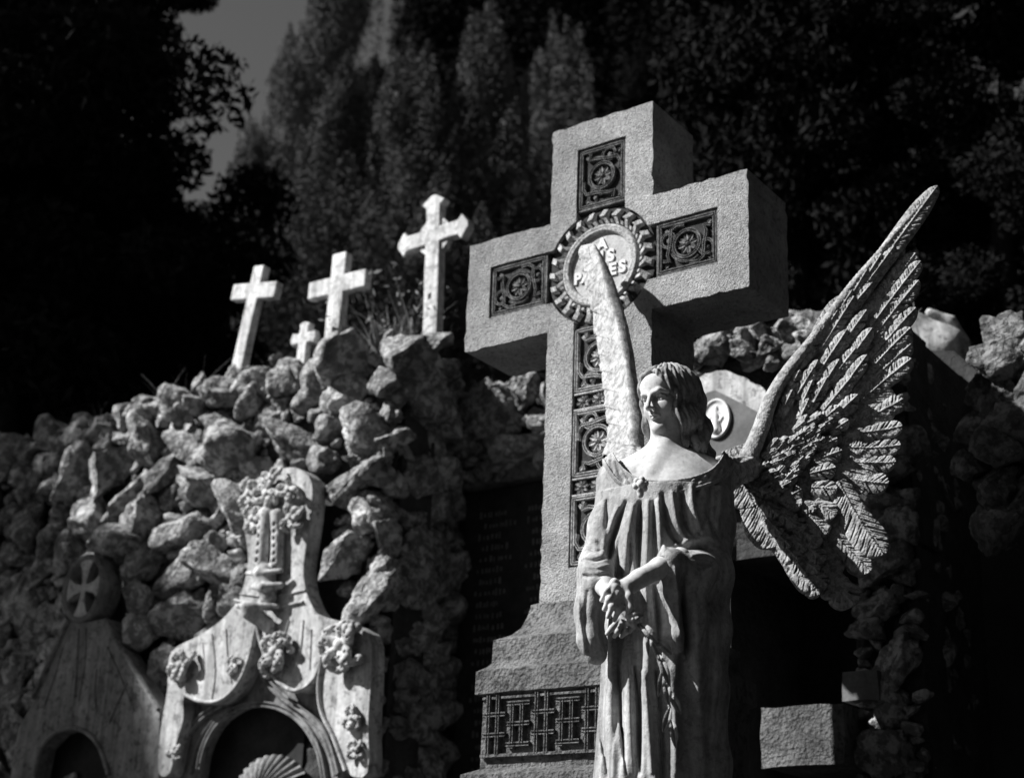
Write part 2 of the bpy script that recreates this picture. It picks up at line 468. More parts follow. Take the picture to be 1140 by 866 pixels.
for i in range(3):
    motif(rm, -PH+.004, z-MHt, PH-.004, z, FY, i % 2 == 1, .015); z -= MHt
    if i < 2:
        tube2(rm, [(-PH+.004, z-.004), (PH-.004, z-.004)], .006, .012, FY, False, 'flat')
        for sx in (-.06, 0, .06): flower(rm, sx, z-ST/2, .027, 8, .013, FY, .006)
        z -= ST
        tube2(rm, [(-PH+.004, z+.004), (PH-.004, z+.004)], .006, .012, FY, False, 'flat')
rm.build('interlace', MT['relief'], pf)

# medallion: leafy crown, moulded ring, lettered disc
md = MB()
def disc(mb, r, y0, y1, n=72, r_in=0):
    a = np.linspace(0, 2*PI, n, endpoint=False)
    rows = [(r, y1), (r, y0), (r_in if r_in else .001, y0)]
    if r_in: rows.append((r_in, y1))
    G = np.zeros((len(rows), n, 3))
    for i, (rr, yy) in enumerate(rows): G[i, :, 0] = np.cos(a)*rr; G[i, :, 2] = ZC+np.sin(a)*rr; G[i, :, 1] = yy
    mb.grid(G, closed_v=True)
disc(md, .2075, .0172, .0345)
med = md.build('medallion', MT['panel_floor'], cross)
cr = MB(); NC = 23
for i in range(NC):
    a0 = 2*PI*i/NC+.07
    def seg(r0, r1, da0, da1, wa, h0, h1, mb=cr):
        # a little slanted block
        c = []
        for (r, da, h) in ((r0, da0-wa, h0), (r0, da0+wa, h0), (r1, da1+wa*.9, h1), (r1, da1-wa*.9, h1)):
            a = a0+da; c.append((r*math.cos(a), FY+.001, ZC+r*math.sin(a))); 
        top = []
        for (r, da, h) in ((r0+.002, da0-wa*.7, h0), (r0+.002, da0+wa*.7, h0), (r1-.002, da1+wa*.6, h1), (r1-.002, da1-wa*.6, h1)):
            a = a0+da; top.append((r*math.cos(a), FY-h, ZC+r*math.sin(a)))
        mb.add(c+top, [(4, 5, 6, 7), (0, 1, 5, 4), (1, 2, 6, 5), (2, 3, 7, 6), (3, 0, 4, 7)])
    seg(.148, .182, -.03, .07, .060, .010, .021)
    seg(.172, .201, .085, .035, .075, .022, .014)
    seg(.150, .164, .115, .135, .045, .012, .018)
cr.build('leaf_crown', MT['relief'], med)
rg = MB(); n = 96; a = np.linspace(0, 2*PI, n, endpoint=False)
prof = [(.117, .020), (.117, .006), (.121, -.001), (.127, -.004), (.133, .001), (.136, -.003), (.142, -.002), (.147, .006), (.149, .020)]
G = np.zeros((len(prof), n, 3))
for i, (rr, yy) in enumerate(prof): G[i, :, 0] = np.cos(a)*rr; G[i, :, 2] = ZC+np.sin(a)*rr; G[i, :, 1] = yy
rg.grid(G[::-1], closed_v=True)
rg.build('ring_moulding', MT['relief'], med, True)
dk = MB(); disc(dk, .1175, .0115, .0175)
dk.build('lettered_disc', MT['medallion'], med)
def text_mesh(s, size, ext, bold=.0):
    cu = bpy.data.curves.new('t', 'FONT'); cu.body = s; cu.size = size; cu.extrude = ext; cu.offset = bold
    cu.align_x = 'CENTER'; cu.align_y = 'CENTER'; cu.resolution_u = 4
    o = bpy.data.objects.new('t', cu); COL.objects.link(o)
    dg = bpy.context.evaluated_depsgraph_get(); me = bpy.data.meshes.new_from_object(o.evaluated_get(dg))
    bpy.data.objects.remove(o); bpy.data.curves.remove(cu)
    return me
def letters(items, y, ext, mt, parent, name='lettering', bold=.0012):
    bm = bmesh.new()
    for (s, x, z, size, rot) in items:
        me = text_mesh(s, size, ext, bold)
        me.transform(Matrix.Translation((x, y, z)) @ Matrix.Rotation(rot, 4, 'Y') @ Matrix.Rotation(PI/2, 4, 'X'))
        bm.from_mesh(me); bpy.data.meshes.remove(me)
    me = bpy.data.meshes.new(name); bm.to_mesh(me); bm.free()
    return link_mesh(me, name, mt, parent)
LT = [('A', .004, ZC+.075, .056, 0), ('I', .004, ZC+.028, .060, 0), ('S', .038, ZC+.026, .060, 0),
      ('P', -.090, ZC-.030, .054, 0), ('A', -.056, ZC-.030, .054, 0), ('C', .010, ZC-.026, .056, 0), ('E', .046, ZC-.026, .058, 0), ('S', .083, ZC-.024, .058, 0)]
for it in LT: letters([it], .0090, .0030, MT['letters'], med, 'letter', bold=.0024)

# stepped base
prof = [(.02, Z0), (.02, 2.595), (.026, 2.565), (.04, 2.530), (.062, 2.505), (.10, 2.487), (.10, 2.420), (.112, 2.402), (.135, 2.390), (.135, 2.320), (.118, 2.312), (.118, 2.10), (.16, 2.08), (.16, 1.9), (.30, 1.88), (.30, 1.2), (.42, 1.18), (.42, 0)]
bs = MB(); rows = []
for e, z in prof:
    x, y = W2+e, .1385+e; k = 14; ring = []
    c = [(-x, -y), (x, -y), (x, y), (-x, y)]
    for i in range(4):
        p, q = np.array(c[i]), np.array(c[(i+1) % 4])
        for j in range(k): ring.append(p+(q-p)*j/k)
    ring = np.array(ring); jit = RNG.normal(size=ring.shape)*.0012
    ring += jit; rows.append(np.concatenate([ring+[0, .1385], np.full((len(ring), 1), z)+RNG.normal(size=(len(ring), 1))*.0012], 1))
bs.grid(np.array(rows)[::-1], closed_v=True)
bs.box((-.21, -.01, 2.59), (.21, .28, 2.6055))
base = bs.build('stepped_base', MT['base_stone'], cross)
fr = MB(); yf = .1385-(.1385+.118)-.001
for i in range(7):
    x0 = -.305+i*.088
    for j, zz in enumerate((2.285, 2.255, 2.225, 2.195, 2.165)):
        if (i+j) % 2: tube2(fr, [(x0, zz), (x0+.05, zz), (x0+.082, zz)], .014, .014, yf)
        else: tube2(fr, [(x0+.02, zz-.028), (x0+.02, zz+.028)], .014, .016, yf); tube2(fr, [(x0+.055, zz-.028), (x0+.055, zz+.028)], .014, .016, yf)
tube2(fr, [(-.31, 2.305), (.31, 2.305)], .008, .012, yf, False, 'flat'); tube2(fr, [(-.31, 2.135), (.31, 2.135)], .010, .014, yf, False, 'flat')
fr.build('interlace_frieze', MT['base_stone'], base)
# ================================================================== ground and terrace
def ground():
    n = 80
    xs = np.concatenate([-np.geomspace(400, 14, 14), np.linspace(-12, 12, 40), np.geomspace(14, 400, 14)])
    ys = np.concatenate([-np.geomspace(400, 10, 12), np.linspace(-8, .7, 16)])
    X, Y = np.meshgrid(xs, ys, indexing='ij')
    Z = fbm(X*.6, Y*.6, X*0, 3, 5)*.03
    mb = MB(); mb.grid(np.stack([X, Y, Z], -1)); return mb.build('ground', MT['earth'], None, True)
g = ground(); tag(g, kind='structure')
def hill_z(X, Y):
    return 4.02 + np.clip(Y-4, 0, 200)*.42*(1-np.clip(Y-4, 0, 200)/420) + fbm(X*.25, Y*.25, X*0, 3, 9)*.25*np.clip((Y-2)/6, 0, 1)
ys = np.concatenate([[1.62, 1.66, 1.70], np.linspace(1.75, 8, 24), np.geomspace(8.5, 120, 22)])
xs = np.concatenate([-np.geomspace(220, 14, 14), np.linspace(-12, 10, 50), np.geomspace(12, 220, 14)])
X, Y = np.meshgrid(xs, ys, indexing='ij')
HZ = hill_z(X, Y) - .95/(1+np.exp(-(X-.9)*6))*np.clip((9-Y)/6, 0, 1)
HZ[:, 0] = -.02; HZ[:, 1] = HZ[:, 3]*.6; HZ[:, 2] = HZ[:, 3]-.03
mb = MB(); mb.grid(np.stack([X, Y, HZ], -1)); hl = mb.build('hillside', MT['earth'], None, True); tag(hl, kind='structure')

# ================================================================== rubble
_bm = bmesh.new(); bmesh.ops.create_icosphere(_bm, subdivisions=4, radius=1.0)
ICO4 = np.array([v.co[:] for v in _bm.verts]); ICO4F = np.array([[v.index for v in f.verts] for f in _bm.faces]); _bm.free()
_bm = bmesh.new(); bmesh.ops.create_icosphere(_bm, subdivisions=3, radius=1.0)
ICO3 = np.array([v.co[:] for v in _bm.verts]); ICO3F = np.array([[v.index for v in f.verts] for f in _bm.faces]); _bm.free()
def rock(mb, c, size, rot=0.0, big=True, rough=1.0, squash=None, seed=None):
    """broken stone: a ball cut by random planes and roughened; size = half extents (x, y, z)"""
    P, Fc = (ICO4, ICO4F) if big else (ICO3, ICO3F)
    P = P.copy()
    for k in range(2):
        for i in range(RNG.integers(6, 10)):
            n = RNG.normal(size=3); n /= np.linalg.norm(n); d = RNG.uniform(.36, .76)
            e = np.maximum(P @ n - d, 0); P -= (e*.93)[:, None]*n
    o = RNG.uniform(-50, 50, 3)
    r = fbm(P[:, 0]*1.6+o[0], P[:, 1]*1.6+o[1], P[:, 2]*1.6+o[2], 5, 3, .55)
    ridg = np.abs(vnoise(P[:, 0]*2.6+o[1], P[:, 1]*2.6+o[2], P[:, 2]*2.6+o[0], 8))
    nrm = P/np.linalg.norm(P, axis=1)[:, None]
    r2_ = fbm(P[:, 0]*6+o[1], P[:, 1]*6+o[2], P[:, 2]*6+o[0], 3, 17, .6)
    P = P + nrm*((r*.13 + r2_*.035 - np.clip(.14-ridg, 0, 1)*.55)*rough)[:, None]
    P /= .80
    P = P*np.array(size)
    tl = RNG.uniform(-.35, .35); c1, s1 = math.cos(rot), math.sin(rot); c2, s2 = math.cos(tl), math.sin(tl)
    x, y, z = P.T
    x, y = x*c2-y*s2, x*s2+y*c2
    x, z = x*c1-z*s1, x*s1+z*c1
    mb.add(np.stack([x, y, z], -1)+np.array(c), None, Fc)
def rubble(mb, inside, bounds, y0, sizes, slope=.1, jut=1.0):
    """packs stones over a region of the vertical plane y=y0 that answers inside(x,z)"""
    x0, x1, z0, z1 = bounds; placed = []
    for (r, tries, asp) in sizes:
        for t in range(tries):
            x, z = RNG.uniform(x0, x1), RNG.uniform(z0, z1)
            if not inside(x, z, r): continue
            rr = r*RNG.uniform(.75, 1.25); ok = True
            for (px, pz, pr, pa) in placed:
                dx, dz = (x-px), (z-pz)*1.35
                if dx*dx+dz*dz < ((rr+pr)*.84)**2: ok = False; break
            if ok: placed.append((x, z, rr, 0))
    for (x, z, r, a) in placed:
        aspect = RNG.uniform(1.0, 1.45)
        sz = (r*aspect*1.05, r*RNG.uniform(.7, 1.15)*jut, r/aspect*1.12)
        rock(mb, (x, y0+r*RNG.uniform(-.28, .25), z), sz, RNG.normal()*.45+slope, r > .05)
    return placed
def backing(mb, x0, x1, z0, z1, y, amp=.03, step=.025):
    xs = np.arange(x0, x1+step, step); zs = np.arange(z0, z1+step, step)
    X, Z = np.meshgrid(xs, zs, indexing='ij'); Y = y+fbm(X*9, Z*9, X*0, 3, 4)*amp
    mb.grid(np.stack([X, Y, Z], -1)[:, ::-1])
    mb.box((x0, y+.03, z0), (x1, y+.25, z1-.02))

# ---- wall under the small crosses (front face y=.9, broken end at x=-1.50)
XE = -1.56
def top_z(x): return 4.10+.035*math.sin(x*5.1)+.03*math.sin(x*11.3+1)
SZ = [(.150, 350, 1), (.105, 1200, 1), (.075, 4500, 1), (.050, 9000, 1), (.030, 12000, 1)]
mb = MB()
GPX1 = [(330,520),(352,535),(352,640),(372,686),(412,700),(416,760),(412,870),(172,870),(172,815),(186,722),(245,685),(264,650),(270,545),(300,518)]
GPX2 = [(95,618),(118,640),(118,690),(180,788),(180,870),(6,870),(38,770),(72,690),(70,640)]
GZ = [[tuple(at(x, y, .80)[[0, 2]]) for x, y in g] for g in (GPX1, GPX2)]
def in_poly(x, z, r):
    for g in GZ:
        c = False; j = len(g)-1
        for i in range(len(g)):
            if (g[i][1] > z) != (g[j][1] > z) and x < (g[j][0]-g[i][0])*(z-g[i][1])/(g[j][1]-g[i][1])+g[i][0]: c = not c
            j = i
        if c: return True
    return False
def clear_of(x, z, r):
    return not any(in_poly(x+r*.45*math.cos(a), z+r*.40*math.sin(a), r) for a in (0, .8, 1.6, 2.4, 3.1, 3.9, 4.7, 5.5))
rubble(mb, lambda x, z, r: z+r*.55 < top_z(x) and x+r*1.15 < XE and clear_of(x, z, r), (-4.9, XE, 1.95, 4.12), .93, SZ, .12)
# coping boulders along the top
for x, z, r in [(-1.60, 4.05, .15), (-1.95, 4.04, .19), (-2.28, 4.08, .10), (-2.52, 4.07, .13), (-2.75, 4.07, .12), (-3.0, 4.06, .13), (-3.3, 4.04, .12), (-3.62, 4.03, .14), (-3.95, 4.02, .12), (-4.25, 4.0, .13), (-4.6, 4.0, .14), (-1.46, 4.08, .08), (-1.72, 4.14, .06), (-2.12, 4.17, .05), (-2.42, 4.17, .045), (-2.62, 4.16, .06), (-2.93, 4.16, .06), (-3.12, 4.14, .05), (-3.44, 4.12, .06), (-3.8, 4.12, .05), (-4.1, 4.10, .06)]:
    rock(mb, (x, .96, z), (r*1.15, r, r*.85), RNG.normal()*.3)
for k in range(15):
    z = 2.0+k*.135; r = RNG.uniform(.058, .085); rock(mb, (XE-r*1.1-RNG.uniform(0, .03), .93, z), (r*1.2, r, r*.95), RNG.normal()*.4)
# the broken end seen from the side: stones along the return face
for k in range(170):
    z = RNG.uniform(1.9, 4.12); y = RNG.uniform(.98, 1.45); r = RNG.choice([.05, .08, .11, .14])
    rock(mb, (XE-.01-r*.75-(y-.98)*.30+RNG.uniform(-.03, .02), y+r*.8, z), (r*.9, r*1.2, r*.8), RNG.normal()*.3, True)
wl = mb.build('stone_facing', MT['rubble'], None, True)
m2 = MB(); backing(m2, -5.2, XE-.07, 0, 4.06, .962, .02)
m2.box((-5.2, 1.0, 0), (XE-.12, 1.25, 4.02)); m2.box((-5.2, 1.25, 0), (-1.80, 1.6, 4.02))
wleft = empty('rubble_wall', (-3.2, 1.0, 0), 'high retaining wall of rough rubble carrying the four small white crosses', 'wall')
wl.parent = wleft; wl.location = -wleft.location
m2.build('mortar_core', MT['mortar'], wleft)

# ---- recess between the wall end and the cross: jamb, lintel stones, dark inscribed slab
rec = empty('wall_recess', (-1.0, 1.5, 0), 'shaded rubble recess framing a dark slab left of the large cross', 'wall')
mb = MB()
rubble(mb, lambda x, z, r: z+r*.5 < 4.06 and (z-r*.5 > 3.60 or x+r*1.0 < -1.69) and x > -1.97, (-1.96, .1, 1.95, 4.08), 1.50, [(.15, 300, 1), (.10, 900, 1), (.07, 1500, 1), (.045, 2500, 1), (.03, 2500, 1)], .05, .8)
mb.build('jamb_stones', MT['rubble'], rec, True)
m2 = MB(); backing(m2, -1.9, .1, 3.62, 4.02, 1.58); backing(m2, -2.0, -1.73, 0, 3.62, 1.56)
m2.box((-1.9, 1.72, 0), (.1, 1.95, 4.0)); m2.build('mortar_core', MT['mortar'], rec)
m3 = MB(); m3.box((-1.70, 1.50, 3.585), (.02, 1.62, 3.66)); lt = m3.build('lintel', MT['base_stone'], rec); bevel_obj(lt, .008)
slab = empty('inscribed_slab', (-.7, 1.56, 1.5), 'tall dark slate slab with faint lines, in the recess left of the cross', 'memorial slab')
m3 = MB(); m3.box((-1.715, 1.56, 1.5), (0, 1.64, 3.58)); sb = m3.build('slab_face', MT['slab'], slab); bevel_obj(sb, .005)
# worn rows of illegible chisel strokes
m3 = MB()
for row in range(34):
    z = 3.46-row*.052
    for c0, c1 in ((-1.64, -1.42), (-1.36, -1.12), (-1.07, -.72), (-.66, -.2)):
        x = c0+RNG.uniform(0, .05)
        while x < c1-RNG.uniform(0, .08):
            w = RNG.uniform(.006, .012); h = RNG.uniform(.010, .017)
            m3.box((x, 1.5575, z-h), (x+w, 1.5605, z+h*RNG.uniform(.2, 1))); x += w+RNG.uniform(.006, .02)
m3.build('worn_inscription', MT['plaque'], slab)

# ---- wall behind the angel
XR0, XR1 = -.16, .70
nx0, nx1 = at(850, 700, .9)[0], at(940, 700, .9)[0]
NZ = at(900, 600, .9)[2]
wr = empty('rubble_wall', (.3, 1.0, 0), 'sunlit rubble wall behind the winged angel with an oval plaque', 'wall')
pl_a = at(803, 412, .86); 
def in_plaque(x, z, r): return -.30 < x < .24+r*.4 and 3.3 < z < 3.69-abs(x+.02)*.30+r*.3
def insR(x, z, r):
    if z+r*.5 > 3.80 - max(0, x-.35)*.25 or x+r*1.0 > XR1: return False
    if in_plaque(x, z, r): return False
    if x < nx1+r*1.15 and z < NZ+.35: return False
    return True
mb = MB()
rubble(mb, insR, (-.16, XR1, 1.95, 3.82), .93, [(.085, 500, 1), (.075, 900, 1), (.05, 2500, 1), (.03, 4000, 1)], .08)
for x, z, r in [(-.12, 3.70, .05), (-.04, 3.77, .05), (.05, 3.72, .055), (.0, 3.80, .04), (.12, 3.79, .05), (.17, 3.72, .05), (.24, 3.77, .055), (.33, 3.70, .05), (.28, 3.66, .045), (.19, 3.64, .04), (.42, 3.73, .05), (.37, 3.64, .05)]:
    rock(mb, (x, .90, z), (r*1.15, r, r*.9), RNG.normal()*.4)
for k in range(60):
    z = RNG.uniform(1.95, 3.7); y = RNG.uniform(1.0, 1.5); r = RNG.choice([.05, .08, .1])
    rock(mb, (XR1-.05-r*.7, y, z), (r*.8, r*1.2, r*.8), 0, True)
mb.build('stone_facing', MT['rubble'], wr, True)
m2 = MB(); backing(m2, -.17, XR1-.05, 2.95, 3.76, .965); backing(m2, nx1+.02, XR1-.05, 0, 2.95, .965)
m2.box((-.17, .99, 0), (at(812, 600, .99)[0], 1.6, 2.95)); m2.box((-.17, 1.60, 0), (XR1-.06, 1.8, 3.74)); m2.box((-.17, 1.2, 2.952), (XR1-.06, 1.6, 3.735)); m2.box((nx1+.03, 1.2, 0), (XR1-.06, 1.6, 2.95))
m2.build('mortar_core', MT['mortar'], wr)
ns = MB(); ns.box((nx1-1.3, 1.54, 1.2), (nx1+.03, 1.589, 3.0)); o = ns.build('dark_slab', MT['slab'], None); tag(o, 'dark smooth slab deep in the niche behind the angel', 'memorial slab')
# dressed blocks at the foot of the niche
def block(pa, pb, Y, dep, name, lab, cat, m=MT['base_stone'], seed=0):
    a = at(*pa, Y); b = at(*pb, Y); mb = MB()
    lo = np.array([min(a[0], b[0]), Y, min(a[2], b[2])]); hi = np.array([max(a[0], b[0]), Y+dep, max(a[2], b[2])])
    c = (lo+hi)/2; s = (hi-lo)/2
    n = 16; fa = []
    for ax in range(3):
        for sg in (-1, 1):
            u, v = np.meshgrid(np.linspace(-1, 1, n), np.linspace(-1, 1, n), indexing='ij')
            P = np.zeros((n, n, 3)); P[..., ax] = sg; P[..., (ax+1) % 3] = u; P[..., (ax+2) % 3] = v
            if sg < 0: P = P[::-1]
            P = c+P*s; q = P*14
            for k in range(3): P[..., k] += vnoise(q[..., 0]+k*9, q[..., 1], q[..., 2], 5)*.006
            mb.grid(P)
    return tag(mb.build(name, m, None), lab, cat)
block((846, 788), (941, 850), .80, .45, 'stone_block', 'large squared granite block at the foot of the dark niche', 'stone block')
block((938, 749), (979, 778), .86, .2, 'stone_block', 'small squared block set in the rubble right of the angel', 'stone block', MT['plaque'])

# gabled plaque with oval medallion
pq = empty('gabled_plaque', (0, .88, 3.1), 'gabled grey plaque with a white oval medallion, by the angel\'s shoulder', 'plaque')
Yp = .87
def XZ(l, Y): return [tuple(at(x, y, Y)[[0, 2]]) for x, y in l]
go = XZ([(760, 428), (790, 414), (806, 411), (830, 420), (852, 436), (866, 448), (866, 520), (760, 540)], Yp)
gi = XZ([(765, 452), (789, 437), (797, 435), (818, 445), (848, 461), (850, 520), (763, 535)], Yp)
mb = MB(); V, Q, T = extrude_shape(rough_outline(go, .02, .004), [], Yp+.012, Yp+.10); mb.add(V, Q, T); mb.build('rough_surround', MT['marble_old'], pq)
mb = MB(); V, Q, T = extrude_shape(gi, [], Yp-.006, Yp+.014); mb.add(V, Q, T); pf = mb.build('panel', MT['plaque'], pq)
mc = at(797, 466, Yp-.012); mb = MB(); n = 60; a = np.linspace(0, 2*PI, n, endpoint=False)
rx, rz = .060, .077
prof = [(1.0, 0), (1.0, .010), (.95, .015), (.88, .013), (.83, .008), (.6, .009), (.3, .010), (.01, .010)]
G = np.zeros((len(prof), n, 3))
for i, (k, h) in enumerate(prof): G[i, :, 0] = mc[0]+np.cos(a)*rx*k; G[i, :, 2] = mc[2]+np.sin(a)*rz*k; G[i, :, 1] = mc[1]+.008-h
mb.grid(G, closed_v=True); md_ = mb.build('oval_medallion', MT['marble_white'], pq, True)
# little standing figure in relief
fg = Field((mc[0]-.045, mc[1]-.03, mc[2]-.07), (mc[0]+.045, mc[1]+.02, mc[2]+.07), .0018)
yy = mc[1]+.001
fg.ell((mc[0], yy, mc[2]+.040), (.010, .009, .012)); fg.cone((mc[0], yy, mc[2]+.024), (mc[0], yy, mc[2]-.045), .011, .020, .01)
fg.chain([(mc[0]-.012, yy, mc[2]+.02), (mc[0]-.026, yy, mc[2]), (mc[0]-.018, yy-.003, mc[2]-.012)], [.006, .006, .005], .006)
fg.chain([(mc[0]+.012, yy, mc[2]+.02), (mc[0]+.026, yy, mc[2]), (mc[0]+.018, yy-.003, mc[2]-.012)], [.006, .006, .005], .006)
link_mesh(fg.mesh(), 'relief_figure', MT['marble_white'], md_, True)

# ---- far right: another rubble outcrop and a blurred draped tomb
fo = MB()
for (px, py, Y, r) in [(1108, 400, .9, .09), (1092, 430, .9, .07), (1118, 445, .9, .09), (1088, 480, .9, .08), (1115, 500, .9, .1), (1082, 520, .9, .07), (1105, 545, .9, .09), (1095, 585, .95, .06), (1120, 590, .9, .09), (1130, 380, .95, .1), (1145, 480, .95, .12), (1150, 560, .95, .12)]:
    p = at(px, py, Y); rock(fo, p, (r*1.15, r, r*.95), .5+RNG.normal()*.2)
for k in range(40):
    p = at(RNG.uniform(1125, 1190), RNG.uniform(380, 600), .95); r = RNG.uniform(.06, .12); rock(fo, p, (r, r, r*.8), RNG.normal()*.3)
ap = at(1110, 500, 1.0)
for ix in range(9):
    for iz in range(5):
        r = RNG.uniform(.065, .10); rock(fo, (ap[0]+.10+ix*.14+RNG.normal()*.02, .97, 3.04+iz*.115+RNG.normal()*.02), (r*1.15, r, r*.85), RNG.normal()*.4)
o = fo.build('rubble_pier', MT['rubble_shaded'], None, True); tag(o, 'broken pier of big jagged stones at the far right', 'wall')
core = MB(); a = at(1110, 500, 1.0); core.box((a[0], 1.0, 3.02), (a[0]+1.2, 1.75, 3.5)); core.box((a[0], 1.6, 0), (a[0]+1.2, 1.75, 3.02)); core.build('mortar_core', MT['mortar'], o)
# ================================================================== carved gothic gables at the lower left
def leafwork(F, cx, cz, y, s, seed=0, lobes=6, k=.004):
    """curled, drilled acanthus leaves"""
    rg = np.random.default_rng(seed)
    for i in range(lobes):
        a = 2*PI*i/lobes + rg.uniform(-.3, .3); cur = rg.choice([-1, 1])*rg.uniform(1.2, 2.4)
        P = []; rr = []; x, z = cx+.15*s*math.cos(a), cz+.15*s*math.sin(a); n = 7
        for j in range(n):
            P.append((x, y-s*(.18+.30*math.sin(PI*j/(n-1))), z)); rr.append(s*(.17-.012*j)*(1 if j < n-1 else 1.25))
            st = .16*s; x += st*math.cos(a); z += st*math.sin(a); a += cur*.16*(1+j*.35)
        F.chain(P, rr, k)
        e = P[-1]; F.ell((e[0], e[1]-s*.05, e[2]), (s*.16,)*3, k)
        F.ell((e[0], e[1]-s*.2, e[2]), (s*.065,)*3, 0, 'cut')
        for q in (2, 4): p = P[q]; F.ell((p[0]+rg.normal()*.03*s, p[1]-s*.15, p[2]), (s*.06, s*.12, s*.06), 0, 'cut')
    F.ell((cx, y-s*.35, cz), (s*.22,)*3, k)
def carve(cx, cz, y, s, seed, parent, mt, name='carved_leaves', lobes=6, sz=None):
    w = s*1.35; hh = (sz or s)*1.35
    F = Field((cx-w, y-s*.8, cz-hh), (cx+w, y+s*.1, cz+hh), max(.0028, s/34))
    leafwork(F, cx, cz, y, s, seed, lobes)
    o = link_mesh(F.mesh(), name, mt, parent, True); return o
YG = .78
def dims(px, py, r, Y=YG):      # pixel radius -> metres on the plane
    a = at(px, py, Y); b = at(px+r, py, Y); return a[0], a[2], abs(b[0]-a[0])
tomb = empty('gothic_tomb_gable', (-1.95, .75, 2.0), 'ornate pale gothic tomb gable with leafy finial against the rubble wall', 'tomb')
A = [(317,521),(333,522),(347,537),(346,575),(338,629),(341,658),(353,683),(370,689),(409,704),(413,750),(410,800),(409,860),(386,860),(372,820),(358,792),(356,762),(362,727),(352,757),(330,770),(308,757),(298,737),(290,712),(287,688),(283,715),(275,745),(262,768),(245,782),(225,782),(205,775),(204,800),(196,828),(189,860),(176,860),(178,816),(186,768),(190,726),(220,708),(245,691),(262,672),(268,662),(276,625),(272,583),(274,546),(290,530)]
def smooth_ring(l, k=5):
    P = np.array(l, float); n = len(P); out = []
    for i in range(n):
        p0, p1, p2, p3 = P[i-1], P[i], P[(i+1) % n], P[(i+2) % n]
        for j in range(k):
            t = j/k; out.append(.5*((2*p1)+(-p0+p2)*t+(2*p0-5*p1+4*p2-p3)*t*t+(-p0+3*p1-3*p2+p3)*t**3))
    return np.array(out)
mb = MB(); Ao = XZ(smooth_ring(A, 3), YG); V, Q, T = extrude_shape(Ao, [], YG, YG+.085); mb.add(V, Q, T)
face = mb.build('gable_slab', MT['marble_old'], tomb); bevel_obj(face, .006, 2)
mo = MB()
def mould(l, w, h, Y, prof='round', mbx=None):
    P = XZ(smooth_open(l), Y); tube2(mbx or mo, P, w, h, Y, False, prof)
mould([(207,773),(225,781),(245,780),(262,767),(275,744),(283,715),(287,692)], .020, .018, YG)
mould([(287,692),(291,712),(299,737),(309,757),(330,769),(351,757),(361,729)], .020, .020, YG)
mould([(361,729),(356,762),(359,792),(372,820),(386,858)], .018, .018, YG)
mould([(262,668),(300,676),(338,670)], .014, .012, YG); mould([(268,661),(302,664),(340,657)], .008, .008, YG)
mould([(252,700),(254,735),(258,760)], .005, .006, YG); mould([(322,690),(314,720),(312,750)], .006, .006, YG); mould([(338,690),(334,728),(322,760)], .004, .005, YG)
mould([(236,705),(240,745),(236,778)], .004, .005, YG); mould([(226,715),(228,745)], .004, .004, YG); mould([(347,700),(345,745)], .004, .005, YG)
mo.build('mouldings', MT['marble_old'], tomb, True)
# recessed tympanum with pointed and round arches, black hollow beneath
YB = YG+.075
hol = [(222,870),(228,835),(243,806),(266,789),(290,784),(316,789),(340,806),(357,835),(364,870)]
back_o = [(196,870),(200,770),(250,700),(287,660),(330,700),(372,760),(382,870)]
mb = MB(); V, Q, T = extrude_shape(XZ(back_o, YB), [XZ(smooth_open(hol, 4)[1:-1], YB)] if False else [], YB, YB+.02)
# outline with the arch cut out of its lower edge
o2 = XZ([(382,870), (372,760), (330,700), (287,660), (250,700), (200,770), (196,870)], YB) + XZ(smooth_open(hol, 4), YB)
mb = MB(); V, Q, T = extrude_shape(o2, [], YB, YB+.05); mb.add(V, Q, T); ty = mb.build('tympanum', MT['marble_shaded'], tomb)
ml = MB()
mould(hol, .026, .022, YB, 'rim', ml)
mould([(200,862),(210,820),(232,795),(258,778),(275,752),(287,712)], .030, .026, YB, 'rim', ml)
mould([(287,712),(297,752),(318,776),(345,795),(366,822),(378,862)], .030, .026, YB, 'rim', ml)
mould([(214,862),(222,828),(240,802),(262,786)], .012, .02, YB, 'round', ml)
ml.build('arch_mouldings', MT['marble_shaded'], tomb, True)
mb = MB(); a = at(180, 845, YB+.3); b = at(400, 700, YB+.3); mb.box((a[0]+.08, YB+.09, 1.2), (b[0]-.08, YB+.12, b[2]-.2)); mb.build('hollow_shade', MT['slab'], tomb)  # black sheet standing in for the shade inside the arch
# fluted shell in the hollow
sh = MB(); cx, cz, _ = dims(300, 880, 1, YB+.05); n = 90; th = np.linspace(R(30), R(150), n)
G = np.zeros((10, n, 3))
for i, k in enumerate(np.linspace(.25, 1, 10)):
    rr = .215*k*(1+.02*np.abs(np.sin(th*15)))
    G[i, :, 0] = cx+rr*np.cos(th); G[i, :, 2] = cz-.02+rr*np.sin(th)*.78; G[i, :, 1] = YB+.0+.07*k*k-.018*np.abs(np.sin(th*15))
sh.grid(G[::-1]); sh.build('fluted_shell', MT['marble_shaded'], tomb, True)
